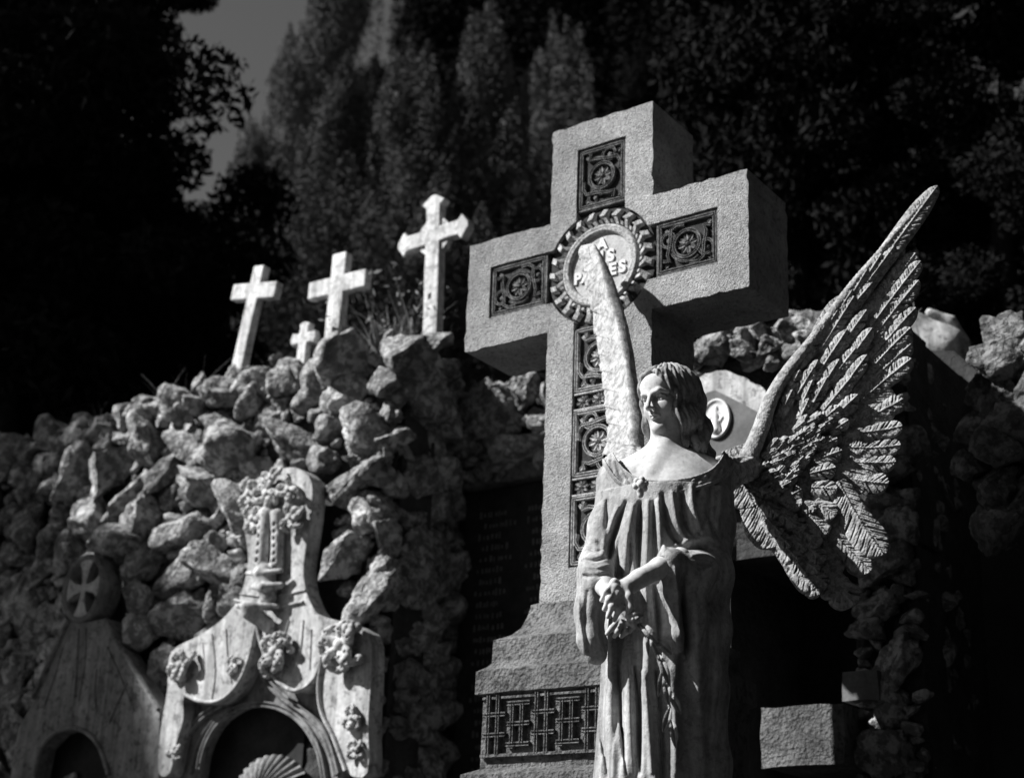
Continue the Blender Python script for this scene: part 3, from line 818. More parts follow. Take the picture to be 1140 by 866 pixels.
# carved leaves, finial
for (px, py, r, sd_, lb) in [(207,742,16,1,6),(262,741,9,2,5),(312,727,21,3,7),(387,720,27,4,8),(395,800,13,5,6),(397,835,11,15,5),(196,838,9,6,5)]:
    cx, cz, s = dims(px, py, r); carve(cx, cz, YG, s, sd_, face, MT['marble_old'], lobes=lb)
fin = MB()
cx0, cz0, s = dims(306, 556, 28)
F = Field((cx0-.30, YG-.16, cz0-.62), (cx0+.25, YG+.02, cz0+.20), .0042)
leafwork(F, cx0-.02, cz0+.02, YG, s*.62, 21, 5, .006)
for (px, py, r, sd_) in [(284,552,15,22),(328,548,15,23),(288,580,15,24),(330,578,15,25),(307,534,12,26)]:
    x, z, q = dims(px, py, r); leafwork(F, x, z, YG-.01, q, sd_, 5, .005)
def PP(px, py, y): q = at(px, py, YG); return (q[0], y, q[2])
F.chain([PP(303,575,YG-.03), PP(300,600,YG-.035), PP(298,630,YG-.04)], [.035, .03, .034], .01)
F.chain([PP(312,575,YG-.02), PP(313,600,YG-.02), PP(312,630,YG-.02)], [.03, .028, .03], .01)
for i in range(7):
    F.ell(PP(299-.2*i, 582+i*9, YG-.075), (.012, .03, .012), 0, 'cut'); F.ell(PP(313, 586+i*8, YG-.05), (.009, .03, .010), 0, 'cut')
F.chain([PP(283,640,YG-.04), PP(300,642,YG-.07), PP(320,637,YG-.04)], [.010, .014, .010], .004)
F.chain([PP(290,655,YG-.04), PP(306,657,YG-.07), PP(318,653,YG-.03)], [.014, .020, .014], .004)
F.chain([PP(300,640,YG-.03), PP(303,655,YG-.03), PP(304,666,YG-.03)], [.05, .042, .036], .01)
link_mesh(F.mesh(), 'leafy_finial', MT['marble_old'], face, True)
F = Field((cx0-.35, YG-.2, at(300,712,YG)[2]), (cx0+.3, YG+.02, at(300,662,YG)[2]), .004)
F.chain([PP(270,676,YG-.03), PP(292,679,YG-.10), PP(314,676,YG-.03)], [.011, .016, .011], .004)
F.chain([PP(292,684,YG-.07), PP(302,696,YG-.03), PP(306,706,YG-.01)], [.04, .03, .012], .02)
link_mesh(F.mesh(), 'bracket', MT['marble_old'], face, True)

tomb2 = empty('gothic_tomb_gable', (-3.0, .75, 2.0), 'dim pointed tomb gable with a cross medallion, at the lower left corner', 'tomb')
B = [(78,686),(95,692),(118,688),(128,705),(150,742),(178,788),(177,870),(121,870),(112,830),(97,815),(80,809),(62,815),(46,832),(38,870),(10,870),(20,810),(40,775),(62,725)]
mb = MB(); V, Q, T = extrude_shape(XZ(B, YG), [], YG, YG+.09); mb.add(V, Q, T); f2 = mb.build('gable_slab', MT['marble_shaded'], tomb2); bevel_obj(f2, .006)
mo = MB()
mould([(118,690),(150,744),(178,790)], .022, .022, YG); mould([(78,690),(60,728),(38,778)], .022, .022, YG)
mould([(40,862),(47,832),(62,816),(80,810),(98,816),(112,832),(122,862)], .022, .018, YG)
for l in ([(88,700),(86,740),(84,775)], [(96,700),(95,735),(88,780)], [(108,745),(106,770),(108,792)], [(142,760),(128,790),(122,805)], [(70,720),(62,750),(50,785)], [(120,720),(134,752),(150,790)]): mould(l, .006, .007, YG)
mo.build('mouldings', MT['marble_shaded'], tomb2, True)
mb = MB(); a = at(30, 860, YG+.2); b = at(130, 800, YG+.2); mb.box((a[0], YG+.13, 1.3), (b[0]+.1, YG+.15, b[2])); mb.build('hollow_shade', MT['slab'], tomb2)  # dark sheet behind the opening paints the hollow's shade
cx, cz, rx = dims(95, 655, 20); rz = .155
md2 = MB(); n = 64; a = np.linspace(0, 2*PI, n, endpoint=False)
prof = [(1.08, YG+.10), (1.08, YG-.01), (1.0, YG-.03), (.88, YG-.01), (.86, YG+.05), (.01, YG+.05)]
G = np.zeros((len(prof), n, 3))
for i, (k, y) in enumerate(prof): G[i, :, 0] = cx+np.cos(a)*rx*k; G[i, :, 2] = cz+np.sin(a)*rz*k; G[i, :, 1] = y
md2.grid(G, closed_v=True); m_ = md2.build('medallion', MT['marble_shaded'], tomb2, True)
cp = MB()
pat = []
for k in range(4):
    t = k*PI/2; c, s = math.cos(t), math.sin(t)
    for (u, v) in ((.16, -.10), (.55, -.18), (.88, -.40), (.90, 0), (.88, .40), (.55, .18), (.16, .10)):
        x, z = u*c-v*s, u*s+v*c; pat.append((cx+x*rx, cz+z*rz))
V, Q, T = extrude_shape(pat, [], YG-.012, YG+.052); cp.add(V, Q, T); cp.build('cross_relief', MT['marble_old'], m_)

# ================================================================== four white crosses on the wall
def cross_shape(w, zt, zb, arm, za, ah, flare=0, ring=0):
    f = flare
    if not f:
        P = [(-w, zb), (w, zb), (w, za-ah), (arm, za-ah), (arm, za+ah), (w, za+ah), (w, zt), (-w, zt), (-w, za+ah), (-arm, za+ah), (-arm, za-ah), (-w, za-ah)]
    else:
        q = f
        P = [(-w, zb), (w, zb), (w, za-ah), (arm-q*1.6, za-ah), (arm-q, za-ah-q*.7), (arm, za-q*.3), (arm, za+q*.3), (arm-q, za+ah+q*.7), (arm-q*1.6, za+ah), (w, za+ah), (w, zt-q*1.6), (w+q*.7, zt-q), (q*.3, zt), (-q*.3, zt), (-w-q*.7, zt-q), (-w, zt-q*1.6), (-w, za+ah), (-arm+q*1.6, za+ah), (-arm+q, za+ah+q*.7), (-arm, za+q*.3), (-arm, za-q*.3), (-arm+q, za-ah-q*.7), (-arm+q*1.6, za-ah), (-w, za-ah)]
    return P
def white_cross(x, zb, h, w, arm, za, ah, tilt, dep, lab, flare=0, ring=0, Y=1.08, foot=None):
    mb = MB(); P = cross_shape(w, h, -.06, arm, za, ah, flare)
    P = [(px_*math.cos(tilt)+pz_*math.sin(tilt), -px_*math.sin(tilt)+pz_*math.cos(tilt)) for px_, pz_ in P]
    P = [(x+a_, zb+b_) for a_, b_ in P]
    V, Q, T = extrude_shape(rough_outline(P, .04, .001), [], Y-dep/2, Y+dep/2); mb.add(V, Q, T)
    e = empty('white_cross', (x, Y, zb), lab, 'cross', 'white marble crosses on the wall top')
    o = mb.build('cross_body', MT['marble'], e); bevel_obj(o, .006)
    if ring:
        cx, cz = x+za*math.sin(tilt), zb+za*math.cos(tilt); a = np.linspace(0, 2*PI, 40, endpoint=False)
        P = [(cx+ring*math.cos(t), cz+ring*math.sin(t)) for t in a]
        mb = MB(); V, Q, T = extrude_shape(P, [], Y-dep*.5+.012, Y+dep*.5-.004); mb.add(V, Q, T); r = mb.build('centre_disc', MT['marble'], e); bevel_obj(r, .006)
    if foot:
        mb = MB(); rock(mb, (x, Y, zb-.01), (foot, .07, .07)); mb.build('foot_stone', MT['marble_old'], e, True)
white_cross(-2.80, 4.21, .58, .037, .156, .445, .043, R(9.5), .05, 'plain leaning white cross, farthest left on the wall', foot=.07)
white_cross(-2.175, 4.16, .56, .045, .182, .395, .045, R(1.5), .05, 'upright plain white cross beside the tiny cross')
white_cross(-1.572, 4.18, .70, .041, .206, .49, .038, R(-2), .05, 'tall white cross with flared ends and a round centre', .038, .094)
white_cross(-2.368, 4.17, .235, .028, .082, .150, .027, R(3), .04, 'tiny blunt white cross, lowest on the wall top', .013)

# ================================================================== vegetation
def leaves(mb, C_, N, s, seed, up=.3):
    """leaf quads scattered at points C_ (n,3)"""
    rg = np.random.default_rng(seed); n = len(C_)
    a = rg.normal(size=(n, 3)); a[:, 2] += up*3*rg.random(n); a /= np.linalg.norm(a, axis=1)[:, None]
    b = rg.normal(size=(n, 3)); b -= (b*a).sum(1)[:, None]*a; b /= np.linalg.norm(b, axis=1)[:, None]
    L = (s*rg.uniform(.6, 1.4, n))[:, None]; W = L*.42
    V = np.stack([C_-a*L*.5, C_+b*W*.5, C_+a*L*.6, C_-b*W*.5], 1).reshape(-1, 3)
    Q = np.arange(n*4).reshape(n, 4); mb.add(V, Q)
def cypress_mesh(seed, h=10.0, r=1.5, nl=100, per=1000, s=.055):
    rg = np.random.default_rng(seed); P = []
    for i in range(nl):
        t = rg.random()**.8; z = .3+t*(h-.9); rr = r*(1-t)**.55*rg.uniform(.25, .95); a = rg.uniform(0, 2*PI)
        c = np.array([rr*math.cos(a), rr*math.sin(a), z]); lr = rg.uniform(.20, .42)*(1.15-t*.5); lh = rg.uniform(.5, 1.2)
        d = rg.normal(size=(per, 3)); d /= np.linalg.norm(d, axis=1)[:, None]; d *= rg.uniform(.75, 1.08, per)[:, None]
        lean = np.array([math.cos(a), math.sin(a)])*.25
        q = d*np.array([lr, lr, lh]); q[:, :2] *= (1-.5*np.clip(d[:, 2], -1, 1))[:, None]; q[:, :2] += lean*q[:, 2:3]*.6
        P.append(c+q)
    mb = MB(); leaves(mb, np.concatenate(P), 0, s, seed, .8)
    V = np.concatenate(mb.V); return np_mesh(V, np.concatenate(mb.Q), 'crown')
def broad_mesh(seed, R_=(2.2, 2.2, 2.6), nl=90, per=700, s=.10, lr0=.55):
    rg = np.random.default_rng(seed); P = []
    for i in range(nl):
        d = rg.normal(size=3); d /= np.linalg.norm(d); c = d*np.array(R_)*rg.uniform(.35, 1)
        lr = lr0*rg.uniform(.6, 1.2); q = rg.normal(size=(per, 3)); q /= np.linalg.norm(q, axis=1)[:, None]; q *= (rg.random(per)**.4)[:, None]*lr; q[:, 2] *= .7
        P.append(c+q)
    mb = MB(); leaves(mb, np.concatenate(P), 0, s, seed)
    return np_mesh(np.concatenate(mb.V), np.concatenate(mb.Q), 'crown')
def trunk_mesh(h, r, seed=0, limbs=6, lean=.05):
    rg = np.random.default_rng(seed); mb = MB()
    def limb(p, d, L, r0, r1, n=9, wob=.12):
        p = np.array(p, float); d = np.array(d, float); P = [p.copy()]
        for i in range(n-1):
            d = d+rg.normal(size=3)*wob; d /= np.linalg.norm(d); p = p+d*L/(n-1); P.append(p.copy())
        P = np.array(P); rr = np.linspace(r0, r1, n); a = np.linspace(0, 2*PI, 8, endpoint=False); G = np.zeros((n, 8, 3))
        for i in range(n):
            t = P[min(i+1, n-1)]-P[max(i-1, 0)]; t /= np.linalg.norm(t); u = np.cross(t, [.3, .9, .1]); u /= np.linalg.norm(u); v = np.cross(t, u)
            G[i] = P[i]+(np.cos(a)[:, None]*u+np.sin(a)[:, None]*v)*rr[i]
        mb.grid(G, closed_v=True); return P
    P = limb((0, 0, -.2), (lean, 0, 1), h, r, r*.35, 12, .04)
    for i in range(limbs):
        q = P[3+int((i/limbs)*7)]; a = rg.uniform(0, 2*PI); limb(q, (math.cos(a), math.sin(a), .9), h*.3, r*.35, r*.08)
    return np_mesh(np.concatenate(mb.V), np.concatenate(mb.Q), 'trunk')
CY = [cypress_mesh(31), cypress_mesh(32, 9, 1.7, 105), cypress_mesh(33, 11, 1.35, 105)]
BR = [broad_mesh(41), broad_mesh(42, (2.6, 2.4, 2.4), 95, 700, .11)]
TRK = trunk_mesh(4.5, .16, 3, 3); TRB = trunk_mesh(5.5, .22, 5, 0, .0)
for m_ in CY: m_.materials.append(MT['leaf'])
for m_ in BR: m_.materials.append(MT['leaf_shaded'])
for m_ in (TRK, TRB): m_.materials.append(MT['bark'])
def put(name, me, trk, loc, sc, rz, lab, grp, crown_off=(0, 0, 0), trunk_sc=1.0, mt=None):
    e = bpy.data.objects.new(name, None); COL.objects.link(e); e.location = [float(v) for v in loc]; e.rotation_euler = (0, 0, rz)
    tag(e, lab, 'tree', grp)
    c = bpy.data.objects.new('crown', me); COL.objects.link(c); c.parent = e; c.location = crown_off; c.scale = sc
    if mt is not None:
        c.material_slots[0].link = 'OBJECT'; c.material_slots[0].material = mt
    t = bpy.data.objects.new('trunk', trk); COL.objects.link(t); t.parent = e; t.scale = (sc[0]*trunk_sc, sc[1]*trunk_sc, sc[2]*trunk_sc)
    return e
def hz(x, y): return float(hill_z(np.array([x]), np.array([y]))[0]) - (.95/(1+math.exp(-(x-.9)*6))*min(max((9-y)/6, 0), 1))
def tree_px(name, px, ytop, D, me, trk, H, w, rz, lab, grp, mt=None):
    """tree whose crown tip appears at (px, ytop) at distance D; H = height of the mesh"""
    p = atD(px, ytop, D); g0 = hz(p[0], p[1]); s = (p[2]-g0)/H
    return put(name, me, trk, (p[0], p[1], g0), (s*w, s*w, s), rz, lab, grp, mt=mt)
G1 = 'cypresses behind the wall'
tree_px('cypress_tree', 285, 150, 15.0, CY[1], TRK, 9, 1.2, .3, 'short sunlit cypress beside the open sky at the left', G1)
tree_px('cypress_tree', 385, -120, 17.5, CY[0], TRK, 10, .9, 1.3, 'tall cypress forming the right edge of the sky gap', G1)
tree_px('cypress_tree', 385, 80, 14.0, CY[2], TRK, 11, 1.5, 2.1, 'cypress behind the upright plain white cross', G1)
tree_px('cypress_tree', 470, 45, 13.5, CY[0], TRK, 10, 1.25, 4.1, 'bushy cypress rising directly above the round-centred white cross', G1)
tree_px('cypress_tree', 545, 25, 13.5, CY[2], TRK, 11, 1.5, 5.0, 'tallest sunlit cypress, just left of the big cross head', G1)
tree_px('cypress_tree', 625, 45, 14.5, CY[1], TRK, 9, 1.2, .9, 'cypress directly behind the top of the big cross', G1)
tree_px('cypress_tree', 225, 235, 13.5, CY[0], TRK, 10, 1.5, 2.9, 'low dim cypress at the edge of the black tree', G1)
tree_px('cypress_tree', 715, 60, 15.0, CY[2], TRK, 11, 1.5, 1.9, 'dim cypress above the right arm of the big cross', G1, MT['leaf_shaded'])
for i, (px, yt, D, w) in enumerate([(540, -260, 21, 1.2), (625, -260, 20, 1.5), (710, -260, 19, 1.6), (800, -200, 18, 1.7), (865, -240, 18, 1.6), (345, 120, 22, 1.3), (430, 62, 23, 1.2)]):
    tree_px('cypress_tree', px, yt, D, CY[i % 3], TRK, [10, 9, 11][i % 3], w, i*1.7, ['very tall dark cypress in the back row above the leftmost sunlit tops', 'second very tall dark cypress of the back row', 'third very tall dark cypress of the back row', 'dark cypress of the back row right of the big cross head', 'last dark cypress of the back row towards the right', 'distant dark cypress behind the sky gap tree', 'distant dark cypress under the small patch of sky'][i], 'dark back row of cypresses', MT['leaf_shaded'])
def broad_px(px, py, D, k, sc, rz, lab, grp):
    p = atD(px, py, D); g0 = hz(p[0], p[1]) if p[1] > 1.7 else 0.0
    return put('broadleaf_tree', BR[k], TRB, (p[0], p[1], g0), sc, rz, lab, grp, (0, 0, p[2]-g0), max(.6, (p[2]-g0)/5.5)/sc[0])
G2 = 'black leafy trees framing the view'
broad_px(45, 90, 10.5, 0, (.62, .62, .75), 0, 'black leafy tree filling the upper left corner', G2)
broad_px(40, 290, 10.0, 1, (.75, .75, .75), 1.1, 'black leafy tree at the left edge above the rubble wall', G2)
broad_px(95, 370, 12.5, 0, (.7, .7, .6), 2.2, 'black leafy tree behind the left end of the wall', G2)
broad_px(70, -40, 11.5, 1, (.52, .52, .5), 2.9, 'black leafy tree overhanging the sky gap', G2)
broad_px(1150, -30, 9.0, 1, (.55, .55, .4), .5, 'black leafy tree crossing the upper right corner', G2)
broad_px(880, 130, 10.5, 0, (.62, .62, .8), 1.9, 'black leafy tree between the big cross and the wing tip', G2)
broad_px(1110, 250, 9.5, 0, (.5, .5, .5), 3.3, 'black leafy tree at the right edge beyond the wing tip', G2)
broad_px(985, 300, 11.5, 1, (.55, .55, .5), 4.6, 'black leafy tree right behind the raised wing', G2)
# unseen trees added left of the frame to shade the left end of the wall and the small gable
def shade(x, z, t, k, sc, rz, lab):
    c = np.array([x, .9, z])+SUN*t
    return put('broadleaf_tree', BR[k], TRB, (c[0], c[1], 0), sc, rz, lab, 'added shade trees left of the frame', (0, 0, c[2]), max(.6, c[2]/5.5)/sc[0])
shade(-3.95, 2.5, 9, 0, (.46, .46, .36), .4, 'unseen leafy tree added to shade the small gable')
shade(-5.3, 3.7, 11, 1, (.68, .68, .6), 1.4, 'unseen leafy tree added to shade the left end of the wall')
c = atD(70, 200, 11)+SUN*8; put('broadleaf_tree', BR[0], TRB, (c[0], c[1], 0), (1.3, 1.3, 1.2), 2, 'large unseen leafy tree added at the far left to shade the black trees', 'added shade trees left of the frame', (0, 0, c[2]), c[2]/5.5/1.3)  # unseen tree added sunward to shade the black trees at the left

# dry stems and tufts along the wall top
def blades(C_, L, n, seed, w=.004):
    rg = np.random.default_rng(seed); mb = MB()
    for i in range(n):
        p = np.array(C_)+rg.normal(size=3)*np.array([.06, .03, .0]); d = np.array([rg.normal()*.35, rg.normal()*.3, 1.0]); l = L*rg.uniform(.4, 1.1)
        k = 6; ww = w*rg.uniform(.6, 1.3); side = np.array([rg.normal(), rg.normal(), 0]); side /= np.linalg.norm(side)
        bend = rg.normal(size=3)*np.array([.5, .5, .1]); G = np.zeros((k, 2, 3))
        for j in range(k):
            t = j/(k-1); q = p+d*l*t+bend*l*t*t*.6; G[j, 0] = q-side*ww*(1-t*.8); G[j, 1] = q+side*ww*(1-t*.8)
        mb.grid(G)
    return mb
gm = MB()
for i, (x, L, n) in enumerate([(-1.95, .28, 26), (-1.85, .34, 30), (-1.72, .30, 26), (-1.80, .2, 30), (-3.15, .22, 14), (-3.3, .26, 12), (-3.0, .14, 14), (-2.6, .12, 10), (-1.35, .12, 10), (-3.9, .16, 14), (.15, .18, 20), (.35, .2, 20), (.5, .22, 24)]):
    b = blades((x, 1.12, (3.72 if x > 0 else 4.12)), L, n, i)
    for V_, Q_ in zip(b.V, [None]*len(b.V)): pass
    gm.add(np.concatenate(b.V), np.concatenate(b.Q))
gr = gm.build('dry_grass', MT['grass']); tag(gr, 'dry grass and weed stems growing along the top of the wall', 'grass', kind='stuff')
wb = MB(); rgw = np.random.default_rng(77); pts = []
for i in range(26):
    p = np.array([-1.80+rgw.normal()*.05, 1.2, 4.12]); d = np.array([rgw.normal()*.4, rgw.normal()*.3, 1]); L = rgw.uniform(.2, .5)
    for j in range(16): pts.append(p+d*L*(.3+.7*j/15)+rgw.normal(size=3)*.02)
leaves(wb, np.array(pts), 0, .035, 5)
b = blades((-1.80, 1.2, 4.12), .45, 16, 99, .003); wb.add(np.concatenate(b.V), np.concatenate(b.Q))
o = wb.build('weed_bush', MT['grass']); tag(o, 'wispy weed bush on the wall between two taller white crosses', 'plant')

# blurred draped tomb far behind at the right
dt = empty('draped_tomb', atD(1040, 480, 6.0), 'pale blurred draped tomb monument behind the wing at the right', 'tomb')
def DP(px, py, dd=0): return atD(px, py, 6.0+dd)
F = Field(DP(1040, 440)-np.array([.42, .45, .5]), DP(1040, 380)+np.array([.42, .45, .35]), .012)
F.chain([DP(1015, 372), DP(1045, 395), DP(1062, 430)], [.09, .12, .09], .06)
F.chain([DP(1015, 368), DP(1030, 430), DP(1050, 470)], [.06, .09, .05], .06)
F.chain([DP(1035, 348, .1), DP(1058, 358, .1), DP(1075, 380, .1)], [.02, .025, .02], .02)
F.chain([DP(1052, 470), DP(1062, 500), DP(1068, 520)], [.05, .035, .02], .03)
for i in range(5): F.chain([DP(1020+i*9, 385+i*6, -.12), DP(1036+i*6, 450+i*5, -.10)], [.02, .015], 0, 'cut')
link_mesh(F.mesh(), 'drapery', MT['marble_old'], dt, True)
p = DP(1045, 520); mb = MB(); mb.box((p[0]-.3, p[1]-.2, p[2]-1.2), (p[0]+.35, p[1]+.4, p[2]-.02)); q = mb.build('plinth', MT['slab'], dt); bevel_obj(q, .02)

for i, (x, y, s_) in enumerate([(6.5, -1.0, 1.5), (7.5, 3.0, 1.6), (6.0, -6.0, 1.6), (9.0, -3.5, 1.9), (1.5, -10.5, 1.7), (5.0, 6.0, 1.2), (3.6, 3.6, .8)]):  # unseen trees added around the right to block sky light
    put('broadleaf_tree', BR[i % 2], TRB, (x, y, 0), (s_, s_, s_*1.15), i*1.3, ['unseen leafy tree added on the right to block the sky', 'unseen leafy tree added right of the outcrop to block the sky', 'unseen leafy tree added near the viewer to block the sky', 'big unseen leafy tree added at the far right to block the sky', 'unseen leafy tree added behind the viewer to block the sky', 'unseen leafy tree added behind the far right outcrop to block the sky', 'small unseen leafy tree added just right of the frame to block the sky'][i], 'added sky-blocking trees right of the frame', (0, 0, 4.2), .6)
# ================================================================== the winged angel statue
D0 = 3.58
AO = atD(740, 600, D0)                      # local origin; local axes: u right, v away from the viewer, w up
def L(px, py, dd=0.0):
    P = atD(px, py, D0+dd)-AO
    return np.array([P @ RT, P @ EF, P[2]])
def l2w(V): V = np.asarray(V, float); return AO + V[:, 0:1]*RT + V[:, 1:2]*EF + V[:, 2:3]*np.array([0, 0, 1.0])
ZB_ = 1.52 - AO[2]                           # bottom of the robe (local)
angel = empty('angel_statue', (AO[0], AO[1], 1.5), 'stone angel with raised wings and folded hands, before the large cross', 'statue')

# ---- head frame
ya, ti, ro_ = R(43), R(11), R(-3)
fdir = np.array([-math.sin(ya)*math.cos(ti), -math.cos(ya)*math.cos(ti), -math.sin(ti)])
updir = np.array([-math.sin(ya)*math.sin(ti), -math.cos(ya)*math.sin(ti), math.cos(ti)])
rdir = np.cross(fdir, updir)
c_, s_ = math.cos(ro_), math.sin(ro_)
rdir, updir = rdir*c_+updir*s_, updir*c_-rdir*s_
HS = .170
HC = L(743, 447, .0)
HR = np.stack([rdir, fdir, updir], 1)        # columns: canonical x, y, z
def H(x, y, z): return HC + HS*(HR @ np.array([x, y, z], float))
def hcone(F, a, b, ra, rb, k=0, mode='add'): F.cone(H(*a), H(*b), ra*HS, rb*HS, k*HS, mode)
def hchain(F, P, rr, k=0, mode='add'):
    for i in range(len(P)-1): hcone(F, P[i], P[i+1], rr[i], rr[i+1], k, mode)
def hell(F, c, r, k=0, mode='add', rot=None):
    M_ = HR if rot is None else HR @ rot
    F.ell(H(*c), np.array(r)*HS, k*HS, mode, M_)
def face(F):
    hell(F, (0, -.08, .14), (.335, .42, .36))
    hell(F, (0, .10, -.10), (.245, .30, .38), .10)
    for s in (-1, 1): hcone(F, (s*.20, .04, -.18), (s*.05, .27, -.42), .10, .085, .10)
    hell(F, (0, .315, -.425), (.085, .075, .065), .08)                    # chin
    for s in (-1, 1): hell(F, (s*.150, .245, -.12), (.090, .09, .11), .09)  # cheeks
    hell(F, (0, .30, .22), (.22, .10, .16), .12)                            # forehead
    for s in (-1, 1):
        hell(F, (s*.128, .415, .012), (.092, .12, .062), .040, 'cut')      # sockets
    for s in (-1, 1):
        hcone(F, (s*.045, .388, .088), (s*.14, .378, .104), .030, .028, .04); hcone(F, (s*.14, .378, .104), (s*.235, .28, .070), .028, .022, .04)
        hell(F, (s*.125, .290, .008), (.060, .060, .054), .006)            # eyeball
        hchain(F, [(s*.062, .325, .012), (s*.10, .366, .040), (s*.15, .358, .040), (s*.195, .305, .012)], [.012, .015, .015, .012], .012)
        hchain(F, [(s*.066, .325, .000), (s*.10, .352, -.026), (s*.15, .345, -.028), (s*.192, .300, -.002)], [.009, .011, .011, .009], .014)
    hcone(F, (0, .385, .09), (0, .515, -.120), .030, .037, .028)            # nose
    hell(F, (0, .505, -.135), (.042, .042, .034), .02)
    for s in (-1, 1):
        hell(F, (s*.040, .455, -.145), (.028, .040, .026), .018)
        hell(F, (s*.021, .475, -.172), (.013, .02, .012), .008, 'cut')
    hell(F, (0, .375, -.205), (.075, .045, .06), .05)                       # muzzle
    hcone(F, (0, .425, -.172), (0, .425, -.215), .010, .012, .015, 'cut')
    hchain(F, [(-.085, .372, -.252), (-.035, .418, -.232), (0, .424, -.240), (.035, .418, -.232), (.085, .372, -.252)], [.010, .019, .017, .019, .010], .015)
    hchain(F, [(-.075, .370, -.270), (0, .410, -.280), (.075, .370, -.270)], [.012, .024, .012], .015)
    hchain(F, [(-.092, .385, -.255), (-.04, .432, -.256), (0, .437, -.260), (.04, .432, -.256), (.092, .385, -.255)], [.006, .007, .006, .007, .006], .006, 'cut')
    hell(F, (0, .40, -.335), (.07, .03, .022), .03, 'cut')
    for s in (-1, 1): hell(F, (s*.30, -.05, -.05), (.035, .07, .10), .02)

body = Field((-.21, -.24, L(740, 562)[2]-.02), (.21, .13, L(740, 400)[2]+.02), .0019)
face(body)
# neck and chest
NB = L(741, 520, .015)
body.cone(H(0, -.10, -.22), NB, .050, .047, .02)
body.cone(H(.13, -.02, -.25), L(727, 525, -.045), .014, .010, .02); body.cone(H(-.15, -.05, -.25), L(727, 526, -.045), .014, .010, .02)
TY = R(24)                                   # the body faces a little to the left
tr = np.array([[math.cos(TY), -math.sin(TY), 0], [math.sin(TY), math.cos(TY), 0], [0, 0, 1]]).T   # columns = torso axes
TX = np.array([math.cos(TY), -math.sin(TY), 0]); TF = np.array([-math.sin(TY), -math.cos(TY), 0])
tr = np.stack([TX, -TF, [0, 0, 1.0]], 1)
TC = L(740, 575, .015)
ShL = L(690, 536, .035); ShR = L(789, 530, .0)
def torso(F, g=0.0):
    F.ell(TC+np.array([0, 0, .0]), (.150+g, .098+g, .175+g), .02, 'add', tr)
    F.cone(ShL, NB+np.array([0, 0, -.005]), .045+g, .052+g, .04); F.cone(ShR, NB+np.array([0, 0, -.005]), .045+g, .052+g, .04)
torso(body)
for s in (-1, 1): body.cone(NB+TF*.045+np.array([0, 0, -.012]), (ShL if s < 0 else ShR)+TF*.03+np.array([0, 0, .012]), .010, .008, .02)   # collar bones
body.ell(NB+TF*.058+np.array([0, 0, -.006]), (.010, .012, .012), .012, 'cut')

# neckline: everything of the skin well below it is hidden by the robe
pf_, pl_, pr_ = L(713, 549, -.13), L(662, 528, .02), L(812, 508, -.01)
nn = np.cross(pr_-pf_, pl_-pf_); nn /= np.linalg.norm(nn); nn *= np.sign(nn[2]); nd = nn @ pf_
NCc = L(744, 503, .0)
def neck_plane(x, y, z): return .134-np.sqrt((x-NCc[0])**2+((y-NCc[1])/1.32)**2+((z-NCc[2])/.97)**2)      # >0 inside the open neck

# ---- hands: own fine field
SK = []
SK.append(body.mesh(l2w, None))
hf = Field(L(655, 712, -.26)-.0, L(762, 612, -.06)+np.array([0, 0, .01]), .0013)
W_ = L(703, 650, -.195)
hf.chain([L(757, 622, -.150), L(735, 632, -.172), L(712, 644, -.190), W_], [.027, .024, .0205, .018], .01)
hf.ell(L(692, 656, -.200), (.021, .013, .020), .014); hf.cone(W_, L(690, 657, -.200), .017, .015, .012)
for i, (k0, k1, k2, r) in enumerate([
    ((684, 648, -.208), (675, 658, -.214), (670, 668, -.204), .0062),
    ((685, 654, -.210), (678, 667, -.217), (673, 678, -.206), .0066),
    ((688, 660, -.210), (682, 674, -.217), (677, 686, -.207), .0066),
    ((693, 665, -.206), (689, 679, -.213), (684, 690, -.205), .0062)]):
    hf.chain([L(693, 655, -.202), L(*k0), L(*k1), L(*k2)], [r*1.5, r*1.25, r*1.05, r*.85], .006)
    hf.ell(L(*k0), (r*1.35,)*3, .005)
    hf.ell(L(*k1), (r*1.15,)*3, .004)
hf.chain([L(698, 652, -.205), L(700, 664, -.212), L(702, 676, -.210), L(699, 686, -.205)], [.011, .0095, .0085, .007], .006)   # thumb
# the other hand, lower, loosely holding the stems
hf.chain([L(670, 645, -.085), L(674, 652, -.115), L(680, 664, -.150), L(686, 676, -.168)], [.026, .023, .019, .016], .01)
hf.ell(L(690, 683, -.175), (.018, .014, .018), .012)
for (k0, k1, k2, r) in [((688, 691, -.188), (681, 699, -.196), (676, 705, -.188), .006), ((693, 693, -.190), (687, 703, -.198), (684, 708, -.186), .006), ((699, 693, -.188), (697, 703, -.194), (692, 708, -.184), .006), ((703, 688, -.184), (705, 697, -.188), (701, 703, -.180), .0055)]:
    hf.chain([L(692, 684, -.178), L(*k0), L(*k1), L(*k2)], [r*1.4, r*1.15, r, r*.85], .005)
SK.append(hf.mesh(l2w, None))
mb = MB()
for V_, Q_ in SK: mb.add(V_, Q_)
bo = mb.build('body', MT['skin'], angel, True)

